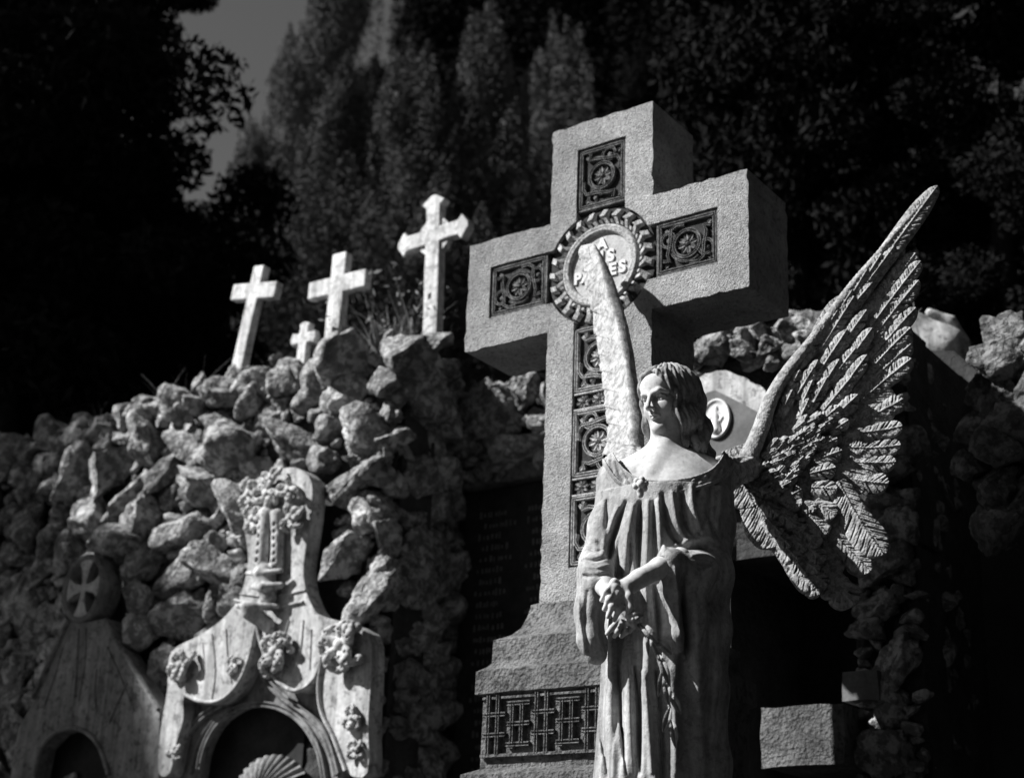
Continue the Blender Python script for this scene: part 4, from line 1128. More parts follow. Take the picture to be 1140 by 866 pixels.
# ---- robe
ro = Field((-.235, -.27, ZB_), (.235, .17, L(740, 495)[2]), .0030)
torso(ro, .012)
wst = L(735, 680, .01)
kk = .05
ro.cone(TC+np.array([0, 0, .02]), wst, .098, .10, kk)
def ellcol(F, P, k):          # elliptical column through points (centre, half width, half depth)
    zs = np.array([p[0][2] for p in P]); o = np.argsort(zs)
    zs = zs[o]; cx = np.array([p[0][0] for p in P])[o]; cy = np.array([p[0][1] for p in P])[o]; A_ = np.array([p[1] for p in P])[o]; B_ = np.array([p[2] for p in P])[o]
    def fn(x, y, z):
        X0 = np.interp(z, zs, cx); Y0 = np.interp(z, zs, cy); a = np.interp(z, zs, A_); b = np.interp(z, zs, B_)
        dx, dy = (x-X0)*TX[0]+(y-Y0)*TX[1], (x-X0)*TF[0]+(y-Y0)*TF[1]
        th = np.arctan2(dx, dy)                       # 0 = front
        pl = .055*np.sin(th*13+1.4*np.sin(z*4+1))+.035*np.sin(th*23+2*np.sin(z*5)+.7)
        pl = pl*np.clip((zs[-1]-z)/.22, 0, 1)*np.clip(1.35-np.abs(th), 0, 1)
        r = np.sqrt((dx/a)**2+(dy/b)**2)
        return (r-1-pl)*np.minimum(a, b)*.85
    m = .02
    return F.op(fn, (min(cx)-max(A_)*1.15, min(cy)-max(A_)*1.15, zs[0]), (max(cx)+max(A_)*1.15, max(cy)+max(A_)*1.15, zs[-1]), k)
ellcol(ro, [(L(738, 575, .01), .136, .105), (L(733, 640, .01), .128, .106), (L(732, 700, .01), .130, .110), (L(731, 770, .01), .134, .115), (L(730, 850, .01), .142, .125), (np.array([-.02, .01, ZB_-.05]), .19, .17)], .04)
# upper arms and sleeves: viewer's right
El = L(790, 640, -.055)
ro.chain([ShR+np.array([.0, 0, -.004]), L(793, 585, -.01), El], [.048, .046, .048], .03)
ro.chain([El, L(775, 637, -.12), L(747, 628, -.160)], [.050, .042, .034], .025)
ro.chain([L(745, 625, -.165), L(750, 660, -.160), L(757, 705, -.140), L(758, 722, -.125)], [.026, .018, .012, .006], .02)
ro.chain([L(765, 640, -.13), L(775, 690, -.11), L(783, 750, -.08), L(785, 800, -.05)], [.036, .036, .034, .03], .03)
ro.chain([El, L(792, 700, -.04), L(790, 770, -.02), L(792, 850, .0), L(790, 900, .0)], [.045, .042, .040, .042, .045], .03)
ro.ell(L(737, 631, -.175), (.014, .028, .024), .006, 'cut')
# viewer's left arm with the wide hanging sleeve
Er = L(664, 628, -.01)
ro.chain([ShL+np.array([.004, 0, -.006]), L(674, 585, .01), Er], [.044, .038, .040], .025)
ro.chain([Er, L(664, 634, -.06), L(670, 645, -.105)], [.040, .038, .031], .02)
ro.chain([L(661, 640, -.06), L(658, 680, -.060), L(661, 712, -.065), L(664, 728, -.065)], [.036, .036, .036, .026], .02)
ro.ell(L(684, 690, -.105), (.040, .060, .085), .012, 'cut')
ro.ell(L(679, 656, -.125), (.021, .03, .024), .008, 'cut')
ro.chain([L(650, 640, -.04), L(650, 690, -.05), L(655, 722, -.05)], [.014, .014, .012], .015)
# open neck
ro.op(lambda x, y, z: -neck_plane(x, y, z)-.007+0*x, (-.24, -.3, pf_[2]-.07), (.24, .2, L(740, 495)[2]), .004, 'cut')
# folds sculpted as strokes seen from the front: (polyline px, width px, depth m); negative = groove
PXM = D0/FPX
STR = [
 ([(714,556),(713,590),(713,640)], 4.0, -.026), ([(738,549),(741,575),(748,592),(758,606)], 3.4, -.017), ([(759,543),(763,575),(771,592)], 3.2, -.014),
 ([(780,530),(776,552)], 3, -.010), ([(699,552),(684,592),(679,616)], 3.4, -.018), ([(679,545),(679,575),(678,600)], 3, -.010), ([(728,556),(729,600),(727,628)], 2.2, -.008),
 ([(706,558),(700,590),(697,630)], 4.5, .012), ([(722,556),(721,600),(720,635)], 4.5, .013), ([(733,556),(735,600),(736,618)], 4, .012), ([(748,548),(753,580),(764,600)], 4, .010),
 ([(770,540),(772,565),(782,590)], 4, .009), ([(690,556),(680,580),(672,612)], 3.5, .009), ([(702,590),(703,625)], 1.6, -.005), ([(692,590),(688,640)], 2, -.005),
 ([(801,520),(806,550),(800,585)], 4, .006), ([(792,534),(790,565),(780,592)], 3, -.008), ([(786,560),(796,585),(806,600)], 2.6, -.007), ([(776,600),(790,596),(806,602)], 3, .008),
 ([(764,612),(780,606),(800,612)], 3, -.010), ([(768,624),(785,622),(797,632)], 3.5, .010), ([(776,634),(790,634)], 2.5, -.008), ([(781,645),(790,640),(797,632)], 3, .008), ([(751,606),(762,604),(772,598)], 3.5, .010),
 ([(747,640),(751,670),(755,712)], 2.4, .010), ([(756,645),(760,690),(766,730)], 3.5, -.012), ([(770,660),(776,720),(780,790)], 5, .010), ([(788,670),(790,740),(788,830)], 4, -.010), ([(799,680),(800,760),(797,850)], 5, .008),
 ([(650,618),(663,622),(677,616)], 2.6, -.010), ([(652,628),(665,632),(679,627)], 2.4, .008), ([(651,637),(664,642),(676,640)], 2.4, -.010), ([(658,600),(666,606),(676,603)], 2.6, -.007), ([(660,588),(667,594)], 2.6, .006),
 ([(645,660),(646,690),(652,722)], 2.4, .006), ([(655,655),(652,690),(656,724)], 2.4, -.007),
 ([(684,740),(682,790),(684,860)], 5, .012), ([(692,735),(694,790),(698,860)], 2.0, -.016), ([(700,728),(702,790),(706,860)], 4, .014), ([(708,738),(712,790),(714,860)], 2.0, -.016),
 ([(716,745),(722,800),(724,860)], 4, .012), ([(674,745),(672,790),(679,860)], 2, -.012), ([(732,745),(736,800),(738,860)], 3, -.014), ([(745,745),(750,800),(752,860)], 5, .010), ([(718,640),(722,690)], 3, .009), ([(728,650),(733,690),(736,730)], 2.6, -.012),
]
gx, gz = ro.ax[0], ro.ax[2]
UX, UZ = np.meshgrid(gx, gz, indexing='ij'); HH = np.zeros_like(UX)
for pl, wd, am in STR:
    P = smooth_open(pl, 4); P = np.array([[L(x, y, -.12)[0], L(x, y, -.12)[2]] for x, y in P]); dmin = np.full(UX.shape, 9.0, np.float32); tt = np.zeros_like(dmin); n = len(P)-1
    for i in range(n):
        a, b = P[i], P[i+1]; ba = b-a; t = np.clip(((UX-a[0])*ba[0]+(UZ-a[1])*ba[1])/(ba@ba+1e-9), 0, 1)
        d = np.hypot(UX-a[0]-t*ba[0], UZ-a[1]-t*ba[1]); m_ = d < dmin; dmin = np.where(m_, d, dmin); tt = np.where(m_, (i+t)/n, tt)
    w = wd*PXM*(.55+.45*np.sin(PI*np.clip(tt*.9+.05, 0, 1))); HH += am*np.exp(-(dmin/w)**2)*(.35+.65*np.sin(PI*np.clip(tt*.86+.1, 0, 1)))
HH += fbm(UX*9, UX*0+3, UZ*5, 3, 12)*.0022
vm = np.clip((.02-ro.ax[1])/.03, 0, 1)          # only the front half
ro.F -= HH[:, None, :].astype(np.float32)*vm[None, :, None]*.9
rb = link_mesh(ro.mesh(l2w), 'robe', MT['angel'], angel, True)
PED = 1.5

# ---- embroidered collar: a shell of the robe along the neckline
cf = Field((-.235, -.27, pf_[2]-.07), (.235, .17, L(740, 492)[2]), .0019)
torso(cf, .021)
cf.chain([ShR+np.array([.0, 0, -.004]), L(792, 585, -.01)], [.057, .052], .03); cf.chain([ShL+np.array([.004, 0, -.006]), L(674, 585, .01)], [.053, .046], .025)
X_, Y_, Z_ = cf.ax[0][:, None, None], cf.ax[1][None, :, None], cf.ax[2][None, None, :]
npd = neck_plane(X_, Y_, Z_); ang = np.arctan2(X_-TC[0], -(Y_-TC[1]))
pat = .0034*np.cos(ang*30)*np.sin((npd+.0145)*PI/.010)*((npd < -.006) & (npd > -.024))+.0032*(np.abs(npd+.0025) < .0022)+.0032*(np.abs(npd+.0270) < .0022)
cf.F = np.maximum(cf.F-pat, np.maximum(npd-.001, -(npd+.030))).astype(np.float32)
link_mesh(cf.mesh(l2w), 'collar', MT['angel'], angel, True)
bf = Field(L(700, 560, -.2), L(730, 526, -.08), .0013)
bc = L(713, 540, -.148)
for i in range(6):
    a = 2*PI*i/6+.3; bf.ell(bc+np.array([math.cos(a)*.012, -.004, math.sin(a)*.013]), (.008, .007, .008), .003)
bf.ell(bc+np.array([0, -.010, 0]), (.009, .008, .010), .002); bf.ell(bc+np.array([0, -.002, -.022]), (.008, .007, .010), .004)
for i in range(6):
    a = 2*PI*i/6; bf.ell(bc+np.array([math.cos(a)*.0065, -.017, math.sin(a)*.0065]), (.0018,)*3, 0, 'cut')
link_mesh(bf.mesh(l2w), 'brooch', MT['skin'], angel, True)

# ---- hair
ha = Field((-.15, -.15, L(740, 520)[2]), (.15, .17, L(740, 396)[2]), .0017)
hell(ha, (0, -.075, .175), (.395, .435, .405))
hell(ha, (0, -.22, -.12), (.34, .33, .40), .10)
# face opening
hell(ha, (0, .36, -.16), (.225, .33, .42), .04, 'cut')
hell(ha, (0, .56, .13), (.195, .31, .29), .03, 'cut')
def lock(pts, rr, k=.03): 
    P = smooth_open(pts, 3); P[:, 2] = np.where(P[:, 2] < -.2, -.2+(P[:, 2]+.2)*1.13, P[:, 2]); P[:, 1] = np.where(P[:, 1] < -.1, -.1+(P[:, 1]+.1)*.80, P[:, 1]); wv = np.clip(.25-P[:, 2], 0, .5)*.085; sg_ = np.sign(P[:, 0]); P[:, 0] = P[:, 0]*.94 + sg_*wv*np.sin(P[:, 2]*15+len(pts)*1.3+P[:, 1]*5); P[:, 1] += wv*np.cos(P[:, 2]*13+len(pts)); q = np.interp(np.linspace(0, len(rr)-1, len(P)), range(len(rr)), rr); hchain(ha, [tuple(p) for p in P], q, k)
for s in (-1, 1):
    # waves framing the face from the parting
    lock([(s*.015, .22, .47), (s*.10, .31, .40), (s*.235, .27, .24), (s*.275, .20, .10), (s*.30, .18, -.03), (s*.285, .20, -.16), (s*.32, .14, -.30), (s*.28, .13, -.44), (s*.31, .08, -.58), (s*.26, .08, -.68)], [.01, .035, .055, .055, .055, .06, .062, .06, .055, .035])
    lock([(s*.02, .13, .50), (s*.18, .24, .42), (s*.29, .16, .30), (s*.335, .09, .14), (s*.36, .06, -.02), (s*.345, .07, -.18), (s*.38, .02, -.34), (s*.35, .02, -.50), (s*.38, -.03, -.66), (s*.33, -.02, -.78)], [.01, .04, .065, .062, .06, .065, .068, .066, .06, .04])
    lock([(s*.02, .05, .53), (s*.17, .10, .49), (s*.33, .02, .33), (s*.38, -.05, .15), (s*.395, -.08, -.04), (s*.38, -.07, -.22), (s*.41, -.12, -.40), (s*.38, -.12, -.58), (s*.40, -.17, -.74), (s*.35, -.16, -.86)], [.01, .04, .07, .068, .068, .072, .075, .072, .066, .045])
    lock([(s*.05, -.05, .555), (s*.22, -.08, .48), (s*.35, -.16, .33), (s*.39, -.22, .12), (s*.40, -.24, -.1), (s*.38, -.24, -.3), (s*.40, -.27, -.5), (s*.37, -.28, -.7), (s*.36, -.3, -.88)], [.01, .04, .075, .075, .075, .08, .08, .075, .05])
    lock([(s*.04, -.22, .54), (s*.20, -.28, .45), (s*.31, -.38, .28), (s*.33, -.44, .06), (s*.32, -.46, -.15), (s*.30, -.46, -.36), (s*.31, -.48, -.58), (s*.28, -.48, -.82)], [.01, .05, .08, .08, .08, .085, .085, .06])
    lock([(s*.03, -.38, .44), (s*.12, -.47, .28), (s*.14, -.54, .05), (s*.12, -.56, -.2), (s*.13, -.56, -.5), (s*.1, -.56, -.8)], [.06, .08, .085, .085, .09, .06])
# fine strands
hx, hy, hz_ = ha.ax[0][:, None, None], ha.ax[1][None, :, None], ha.ax[2][None, None, :]
qx, qy, qz = hx-HC[0], hy-HC[1], hz_-HC[2]
cx_ = (HR[0, 0]*qx+HR[1, 0]*qy+HR[2, 0]*qz)/HS; cy_ = (HR[0, 1]*qx+HR[1, 1]*qy+HR[2, 1]*qz)/HS; cz_ = (HR[0, 2]*qx+HR[1, 2]*qy+HR[2, 2]*qz)/HS
th = np.arctan2(cy_+.15, np.abs(cx_)+.02)
st = np.sin(th*26+np.sin(cz_*9)*1.6+cz_*3)*.0016+np.sin(th*47+np.sin(cz_*12+1)*1.8)*.0009
st = st*np.clip((.9-np.abs(cz_-.1))/.3, .4, 1)
part = .010*np.exp(-(cx_/.022)**2)*(cz_ > .28)
ha.F = (ha.F-st+part).astype(np.float32)
link_mesh(ha.mesh(l2w), 'hair', MT['hair'], angel, True)

# ---- palm branch held in the hands
pb = MB()
def stemtube(mb, P, rr):
    P = np.array(P); n = len(P); a = np.linspace(0, 2*PI, 8, endpoint=False); G = np.zeros((n, 8, 3))
    for i in range(n):
        t = P[min(i+1, n-1)]-P[max(i-1, 0)]; t /= np.linalg.norm(t)+1e-9; u = np.cross(t, [.2, .3, .9]); u /= np.linalg.norm(u); v = np.cross(t, u)
        G[i] = P[i]+(np.cos(a)[:, None]*u+np.sin(a)[:, None]*v)*rr[i]
    mb.grid(G, closed_v=True)
ST3 = [L(x, y, d) for x, y, d in [(694,682,-.190),(704,690,-.200),(716,702,-.205),(728,720,-.205),(736,742,-.200),(741,762,-.195),(746,790,-.185),(748,812,-.18)]]
stemtube(pb, l2w(ST3), np.linspace(.006, .003, 8))
def leafblade(mb, a, b, w, th=.004, bend=.012):
    a, b = np.array(a, float), np.array(b, float); d = b-a; Ln = np.linalg.norm(d); d /= Ln; s = np.cross(d, [0, -1, 0]); s /= np.linalg.norm(s); nrm = np.cross(s, d); nrm *= -np.sign(nrm[1]+1e-9)
    n, m = 12, 9; top = np.zeros((n, m, 3)); bot = np.zeros((n, m, 3))
    for i in range(n):
        t = i/(n-1); ww = w*(math.sin(PI*min(1, t*.93+.05))**.75)
        for j in range(m):
            q = -1+2*j/(m-1); h = th*(.4+abs(q)*.9-.9*q*q*abs(q)*.6)-(.003 if j == m//2 else 0)
            p = a+d*Ln*t+s*ww*q+nrm*(bend*math.sin(PI*t))
            top[i, j] = p+nrm*h; bot[i, j] = p-nrm*th*.5*(1-q*q)
    mb.grid(l2w(top.reshape(-1, 3)).reshape(n, m, 3)); mb.grid(l2w(bot.reshape(-1, 3)).reshape(n, m, 3)[:, ::-1])
for (a, b, w) in [((712,694,-.205),(732,716,-.215),.010), ((728,712,-.205),(748,728,-.205),.011), ((733,728,-.205),(746,765,-.21),.009), ((738,745,-.2),(733,775,-.2),.008), ((741,758,-.2),(744,784,-.205),.010), ((744,770,-.195),(758,795,-.195),.009), ((746,788,-.19),(738,815,-.19),.009), ((747,800,-.185),(752,832,-.185),.009), ((722,704,-.205),(722,730,-.21),.008), ((704,688,-.2),(716,684,-.215),.008)]:
    leafblade(pb, L(*a), L(*b), w)
pbo = pb.build('palm_branch', MT['angel'], None, True)
tag(pbo, 'carved drooping palm branch held in the folded hands of the angel', 'palm branch')
# small flower by the fingers
ff = Field(L(694, 704, -.24), L(716, 678, -.17), .0013); fc = L(704, 690, -.212)
for i in range(5): a = 2*PI*i/5; ff.ell(fc+np.array([math.cos(a)*.009, 0, math.sin(a)*.010]), (.0075, .006, .008), .002)
ff.ell(fc+np.array([0, -.006, 0]), (.005,)*3, .002)
fl = link_mesh(ff.mesh(l2w), 'flower', MT['skin'], pbo, True)

# ---- wings
def hash1(i): return (math.sin(i*12.9898)*43758.5453) % 1
class Relief:
    """height map over the local u-w plane into which overlapping feathers are laid"""
    def __init__(s, lo, hi, h):
        s.u = np.arange(lo[0], hi[0], h); s.w = np.arange(lo[1], hi[1], h); s.h = h
        s.U, s.W = np.meshgrid(s.u, s.w, indexing='ij'); s.H = np.full(s.U.shape, -1.0)
    def feather(s, a, b, w, lay, th=.010, curve=0.0, seed=0, tipr=.22, rise=.010, notch=2, blunt=.75):
        a = np.array(a); b = np.array(b); d = b-a; Ln = np.linalg.norm(d); d = d/Ln; nrm = np.array([-d[1], d[0]])
        pad = w*1.3+abs(curve)
        i0, i1 = np.searchsorted(s.u, [min(a[0], b[0])-pad, max(a[0], b[0])+pad]); j0, j1 = np.searchsorted(s.w, [min(a[1], b[1])-pad, max(a[1], b[1])+pad])
        if i1 <= i0 or j1 <= j0: return
        U_, W_ = s.U[i0:i1, j0:j1], s.W[i0:i1, j0:j1]; x = U_-a[0]; y = W_-a[1]
        t = (x*d[0]+y*d[1])/Ln; q = (x*nrm[0]+y*nrm[1]) - curve*(4*t*(1-t))
        tt = np.clip(t, 0, 1)
        prof = w*np.minimum((.62+.45*tt), 1)*np.where(tt > 1-tipr, np.sqrt(np.clip(1-((tt-(1-tipr))/tipr)**2, 0, 1))**blunt, 1)
        wob = vnoise(t*9+seed*3.1, q*0, q*0+seed, 2)*.05
        sq = q/np.maximum(prof*(1+wob), 1e-5); inside = (np.abs(sq) < 1) & (t > -.02) & (t < 1)
        rg = np.random.default_rng(seed)
        h = lay + rise*tt + th*(1-np.abs(sq)**4)*.75
        h = h - .0045*np.exp(-((np.abs(sq)-.0)/.10)**2)*0 + .0030*np.exp(-(sq/.09)**2)         # rachis ridge
        ph = (t*Ln - np.abs(q)*1.0)/.0052
        h = h + .0006*np.sin(ph*2*PI*.55+3*vnoise(t*5+seed, q*60, q*0, 7))*np.clip(1.2-np.abs(sq), 0, 1)
        g_ = np.sin((t*Ln-np.abs(q)*.9)/.021*2*PI+seed+2.5*vnoise(t*3+seed, q*20, q*0, 9)); h = h - .0035*np.clip(g_-.35, 0, 1)*np.clip(np.abs(sq)*2.2, 0, 1)
        h = h + fbm(U_*60, W_*60, U_*0+seed, 3, 21)*.0013
        for k in range(notch):                                                              # split barbs
            side = rg.choice([-1, 1]); t0 = rg.uniform(.25, .85); Wn = .0024
            line = (t*Ln-(t0*Ln+np.abs(q)*.9)); mk = (np.sign(q) == side) & (np.abs(sq) > .25)
            h = h - mk*.010*np.exp(-(line/Wn)**2); inside &= ~(mk & (np.abs(sq) > .80) & (np.abs(line) < Wn*1.2))
        R_ = s.H[i0:i1, j0:j1]; s.H[i0:i1, j0:j1] = np.where(inside, np.maximum(R_, h), R_)
    def lump(s, c, r, lay, th):
        i0, i1 = np.searchsorted(s.u, [c[0]-r, c[0]+r]); j0, j1 = np.searchsorted(s.w, [c[1]-r, c[1]+r])
        U_, W_ = s.U[i0:i1, j0:j1], s.W[i0:i1, j0:j1]; d = np.hypot(U_-c[0], W_-c[1])/r
        h = np.where(d < 1, lay+th*np.sqrt(np.clip(1-d*d, 0, 1)), -1); s.H[i0:i1, j0:j1] = np.maximum(s.H[i0:i1, j0:j1], h)
    def solid(s, pos, thick=.022):
        """pos(U,W,H) -> local points; closes the back"""
        M_ = s.H > -.5
        # drop cells that are not complete
        cm = M_[:-1, :-1] & M_[1:, :-1] & M_[:-1, 1:] & M_[1:, 1:]
        used = np.zeros_like(M_); used[:-1, :-1] |= cm; used[1:, :-1] |= cm; used[:-1, 1:] |= cm; used[1:, 1:] |= cm
        idx = np.full(M_.shape, -1); idx[used] = np.arange(used.sum()); n = used.sum()
        # edge distance for rounding
        F_ = pos(s.U[used], s.W[used], s.H[used]); B_ = pos(s.U[used], s.W[used], np.minimum(s.H[used]-.008, -thick*.2))
        I, J = np.nonzero(cm)
        q = np.stack([idx[I, J], idx[I+1, J], idx[I+1, J+1], idx[I, J+1]], -1)
        Q = [q, q[:, ::-1]+n]
        pad = np.pad(cm, 1)
        for (di, dj, e0, e1) in ((-1, 0, (0, 1), (0, 0)), (1, 0, (1, 0), (1, 1)), (0, -1, (0, 0), (1, 0)), (0, 1, (1, 1), (0, 1))):
            nb = pad[1+I+di, 1+J+dj]; I2, J2 = I[~nb], J[~nb]
            a = idx[I2+e0[0], J2+e0[1]]; b = idx[I2+e1[0], J2+e1[1]]
            Q.append(np.stack([a, a+n, b+n, b], -1))
        return l2w(np.concatenate([F_, B_])), np.concatenate(Q)
# viewer's right wing
def UWd(px, py, dd): p = L(px, py, dd); return np.array([p[0], p[2]])
KU, KW = -.24, .07
W00 = L(835, 500, .30)
def UW(px, py):
    v = .30
    for _ in range(8):
        p = L(px, py, v); v = .30+(p[0]-W00[0])*KU+(p[2]-W00[2])*KW
    return np.array([p[0], p[2]])
lo = UW(805, 700); hi = UW(1065, 190)

RW = Relief((lo[0], lo[1]), (hi[0], hi[1]), .0013)
px2m = (D0+.28)/FPX
def ft(a, b, w, lay, **k): RW.feather(UW(*a), UW(*b), w*px2m, lay, **k)
# under layer closing the gaps
for i, (a, b, w) in enumerate([((818,500),(862,610),24), ((812,505),(838,565),20), ((850,520),(985,330),50), ((870,540),(975,420),50), ((850,560),(965,500),44), ((850,560),(945,590),40), ((850,560),(925,650),34), ((900,470),(985,360),45), ((900,400),(985,285),12)]):
    ft(a, b, w, .003, th=.006, seed=90+i, notch=0, rise=.004)
prim = [((922,380),(1041,212),14,.018,0), ((935,402),(1018,284),11,.004,1), ((945,400),(1023,294),8,.010,2), ((942,418),(1021,315),8.5,.008,3), ((945,432),(1018,345),8.5,.006,4), ((945,440),(1012,368),8,.010,5),
        ((945,452),(1013,385),9,.004,6), ((943,462),(1013,402),9.5,.008,7), ((945,474),(1004,446),9.5,.006,8), ((938,484),(1003,477),8.5,.008,9), ((938,499),(1001,498),8.5,.006,10), ((936,514),(996,516),8.5,.004,11),
        ((930,530),(988,540),10.5,.002,12)]
for i, (a, b, w, lay, sd_) in enumerate(prim): ft(a, b, w*(1.28 if i else 1), lay-.004, th=.011, seed=sd_, curve=.004*(1 if i < 8 else -1), notch=4 if i == 0 else 3, rise=.008, tipr=.16 if i else .30, blunt=.8)
ft((932,540),(980,622),21,.012, seed=50, notch=4, th=.014, tipr=.35, rise=.014, curve=-.006)
ft((923,594),(966,640),14,.008, seed=51, notch=2, th=.012, tipr=.35, rise=.014)
ft((922,640),(948,676),19,.004, seed=52, notch=2, th=.012, tipr=.4, rise=.014)
ft((912,628),(925,668),12,.002, seed=53, notch=2, th=.012, tipr=.4, rise=.010)
# secondary coverts
cov = [((876,428),(900,388),8),((890,410),(915,368),8),((902,394),(930,350),8),((915,376),(946,328),8),((930,358),(962,306),8),((946,338),(978,288),7),((884,446),(903,414),8),((872,446),(888,416),7),((866,466),(880,438),7),((944,345),(992,280),7.5),((938,355),(968,320),6),((912,392),(948,335),8.5),((925,402),(962,350),8.5),((938,412),(968,370),8),((905,425),(940,372),8),((915,436),(950,392),8.5),((928,446),(962,400),8.5),((905,448),(932,404),8),
       ((915,460),(945,424),9),((922,472),(952,444),9),((898,462),(918,425),7.5),((905,478),(932,456),8),((898,486),(925,470),7.5),((922,484),(942,472),7),
       ((908,500),(930,492),8),((905,515),(935,505),9),((900,530),(928,524),9),((902,545),(930,548),10),((905,562),(928,578),11),((898,575),(918,598),11),((890,590),(908,612),11),((895,610),(915,628),11),((888,560),(905,572),9),((878,580),(895,592),9),
       ((868,560),(890,548),10),((862,548),(880,528),10),((872,532),(892,512),10),((860,530),(876,508),8),((884,512),(900,492),8),((868,508),(884,490),7),((855,510),(868,494),7),((875,560),(890,566),9),((866,572),(884,584),9),((878,600),(896,616),9),((890,622),(908,640),9),((902,640),(918,655),9),
       ((852,580),(868,598),9),((860,592),(878,612),9),((870,608),(888,628),9),((880,622),(896,644),9),((884,640),(905,658),9),((850,562),(864,578),8),((868,575),(884,590),8),((893,648),(912,664),8),((893,440),(908,405),7),((890,455),(902,428),6),((888,470),(898,448),6),((885,485),(896,466),6),((880,600),(892,612),8)]
for i, (a, b, w) in enumerate(cov): ft(a, b, w*1.32, .012+.003*hash1(i), seed=100+i, notch=2, th=.015, tipr=.45, rise=.010, blunt=1.0)
rgl = np.random.default_rng(8)
for i in range(70):                                   # small scale feathers near the root
    px = rgl.uniform(842, 905); py = 505+(px-842)*-.9+rgl.uniform(8, 62)
    if py > 575: continue
    d = R(rgl.uniform(10, 55)); r = rgl.uniform(6, 9); ft((px, py), (px+r*2.0*math.cos(d), py-r*2.0*math.sin(d)), r*.75, .018+.005*rgl.random(), seed=300+i, notch=1, th=.010, tipr=.5, rise=.010)
# leading edge: arm of the wing
le = smooth_open([(822,520),(832,500),(843,474),(852,448),(864,426),(880,404),(900,380),(922,350),(946,318),(972,288),(1000,255),(1024,229),(1038,214)], 8)
lr = np.interp(np.linspace(0, 1, len(le)), [0, .12, .35, .6, .85, 1], [12, 10, 8, 5.5, 3.5, 2.2])
for (x, y), r in zip(le, lr): RW.lump(UW(x+r*.35, y+r*.35), r*px2m, .024, r*px2m*.95)
def wpos(U_, W_, H_): return np.stack([U_, .30+(U_-W00[0])*KU+(W_-W00[2])*KW-H_, W_], -1)
w0 = np.array([W00[0], W00[2]])
RW.H = np.where(RW.H > -.5, RW.H+fbm(RW.U*30, RW.W*30, RW.U*0, 4, 31)*.0022, RW.H)
V_, Q_ = RW.solid(wpos)
mb = MB(); mb.add(V_, Q_); mb.build('wing', MT['wing'], angel, True)

# viewer's left wing: turned away, seen along its edge
le2 = smooth_open([(715,515),(713,492),(712,470),(709,445),(706,420),(703,398),(696,365),(686,330),(676,300),(670,284),(665,276)], 6)
te2 = smooth_open([(676,512),(682,488),(680,462),(676,438),(672,412),(668,388),(663,352),(657,322),(651,298),(647,288),(648,280)], 6)
n = len(le2); m = 60; nl_ = 260
ts = np.linspace(0, 1, nl_); li = np.stack([np.interp(ts, np.linspace(0, 1, n), le2[:, k]) for k in (0, 1)], 1); te = np.stack([np.interp(ts, np.linspace(0, 1, n), te2[:, k]) for k in (0, 1)], 1)
te[:, 0] += 3.2*((ts*13) % 1)**1.5*np.clip((1-ts)*6, 0, 1) - 1.0
Yl = np.interp(ts, [0, .25, .6, 1], [-.62, -.52, -.30, -.115]); Yt = np.interp(ts, [0, .25, .6, 1], [-.50, -.36, -.17, -.095])
A3 = np.array([at(x, y, Y) for (x, y), Y in zip(li, Yl)]); B3 = np.array([at(x, y, Y) for (x, y), Y in zip(te, Yt)])
sx = np.linspace(0, 1, m)
T_, S_ = np.meshgrid(ts, sx, indexing='ij')
P = A3[:, None]*(1-S_[..., None])+B3[:, None]*S_[..., None]
nrm = np.cross(B3-A3, np.gradient(A3, axis=0)); nrm /= np.linalg.norm(nrm, axis=1)[:, None]
if nrm[len(nrm)//2] @ np.array([-.8, -.5, 0]) < 0: nrm = -nrm
# feather rows as overlapping scales: rows across the chord, tips towards the trailing edge / tip
Hs = np.zeros_like(T_)
rg2 = np.random.default_rng(4)
def scale(t0, s0, lt, ls, h, dt):
    x = (T_-t0)/lt; y = (S_-s0)/ls; x = x-y*dt
    d = x*x+y*y; return np.where((d < 1), h*np.clip(1-d, 0, 1)**.8*(.5+.5*np.clip(y+x, -1, 1)), 0)
for i in range(260):
    t0 = rg2.random()**1.2; s0 = rg2.uniform(.1, 1)
    Hs = np.maximum(Hs, scale(t0, s0, rg2.uniform(.02, .05), rg2.uniform(.10, .22), .0050+.0065*max(0, 1-t0*2.2), .3))
for k in range(5):                                     # long primaries towards the tip
    s1 = .30+.15*k; Hs = Hs + .0018*np.exp(-((S_-s1-.15*np.sin(T_*3+k))/.02)**2)*-1*(T_ > .35)
ph_ = (T_*13-(1-S_)*1.3) % 1; Hs -= .0060*np.exp(-((ph_-.92)/.07)**2)*np.clip((S_-.30)*3, 0, 1); Hs += .0045*ph_*np.clip((S_-.35)*3, 0, 1)
Hs += .0022*fbm(T_*18, S_*4, T_*0, 4, 44)+.0012*fbm(T_*90, S_*22, T_*0, 2, 45)
thk = .018*np.sqrt(np.clip(1-(2*S_-1)**8, 0, 1))+.014*np.exp(-(S_/.10)**2)*np.clip((1-T_)*4, 0, 1)
Hs *= np.clip((1-T_)*12, 0, 1)
top = P+nrm[:, None]*(thk+Hs)[..., None]; bot = P-nrm[:, None]*(thk*.6)[..., None]
cap = .5+.5*np.clip((1-T_)/.03, 0, 1)
ring = np.concatenate([top, bot[:, ::-1]], 1)
cen = P[-1].mean(0); 
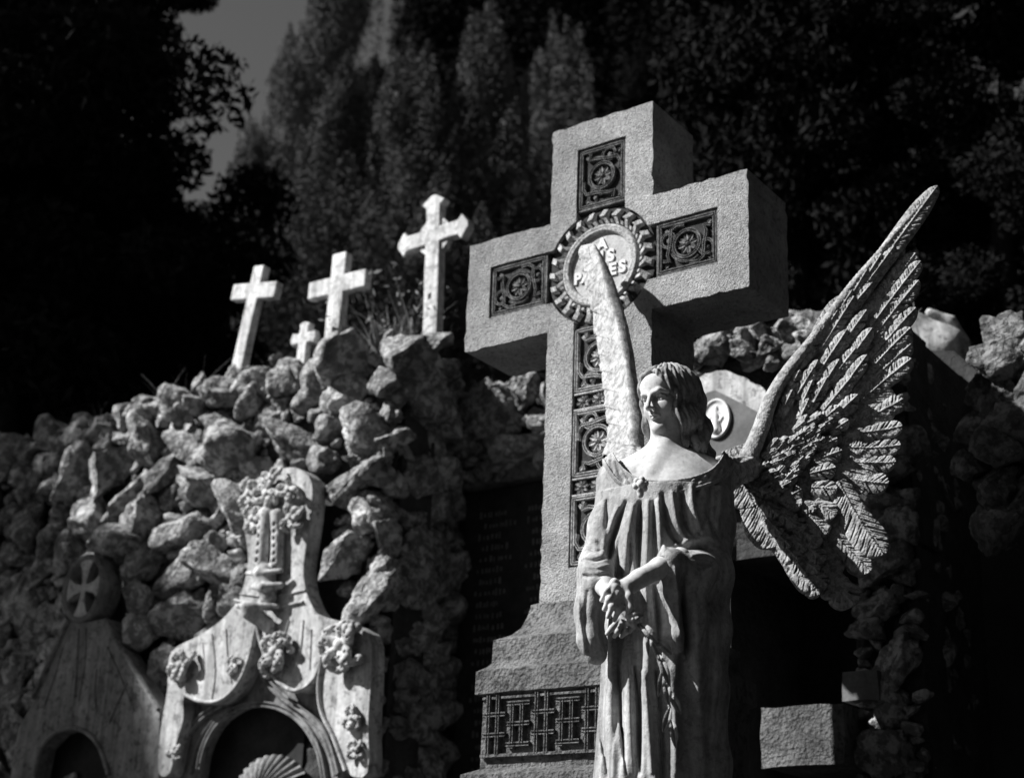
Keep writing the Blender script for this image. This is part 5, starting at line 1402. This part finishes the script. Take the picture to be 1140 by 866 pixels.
tipc = ring[-1].mean(0); extra = [tipc+(ring[-1]-tipc)*q+ (A3[-1]-A3[-2])/np.linalg.norm(A3[-1]-A3[-2])*.030*math.sqrt(1-q*q) for q in (.93, .8, .6, .35, .02)]
ring = np.concatenate([ring, np.array(extra)], 0)
mb = MB(); mb.grid(ring[:, ::-1], closed_v=True); mb.build('wing', MT['wing_pale'], angel, True)
# stub joining the wing to the shoulder
wj = Field(L(668, 540, 0)-np.array([.02, .10, .02]), L(735, 478, 0)+np.array([.03, .25, .03]), .003)
def tl(Pw): d = np.array(Pw)-AO; return np.array([d @ RT, d @ EF, d[2]])
wj.cone(tl(A3[12]*.5+B3[12]*.5), L(715, 540, .06), .045, .05, .03)
wj.cone(tl(B3[6]), L(695, 535, .04), .02, .045, .03)
wj.F = wj.F + .003*np.sin(wj.ax[0][:, None, None]*260+wj.ax[2][None, None, :]*190)*np.sin(wj.ax[2][None, None, :]*230)
link_mesh(wj.mesh(l2w), 'wing_root', MT['wing_pale'], angel, True)
wj = Field(L(765, 575, 0)-np.array([.02, .02, .02]), L(860, 470, 0)+np.array([.03, .42, .05]), .003)
wj.chain([L(775, 535, .09), L(805, 528, .19), tl(l2w(wpos(np.array([w0[0]+.01]), np.array([w0[1]-.05]), np.array([.0])))[0])], [.045, .042, .030], .03)
wj.F = wj.F + .003*np.sin(wj.ax[0][:, None, None]*200)*np.sin(wj.ax[2][None, None, :]*230)
link_mesh(wj.mesh(l2w), 'wing_root', MT['wing'], angel, True)

# ---- pedestal
pd = empty('pedestal', (AO[0], AO[1], 0), 'plain stone pedestal carrying the angel, below its robe', 'pedestal')
pm = MB(); rows = []
for hw, z in [(.27, 1.515), (.29, 1.505), (.29, 1.44), (.25, 1.42), (.23, 1.38), (.23, .5), (.26, .46), (.33, .42), (.33, 0)]:
    c = [(-hw, -hw), (hw, -hw), (hw, hw), (-hw, hw)]
    rows.append([AO+RT*(x+.0)+EF*(y+.03)+np.array([0, 0, z-AO[2]]) for x, y in c])
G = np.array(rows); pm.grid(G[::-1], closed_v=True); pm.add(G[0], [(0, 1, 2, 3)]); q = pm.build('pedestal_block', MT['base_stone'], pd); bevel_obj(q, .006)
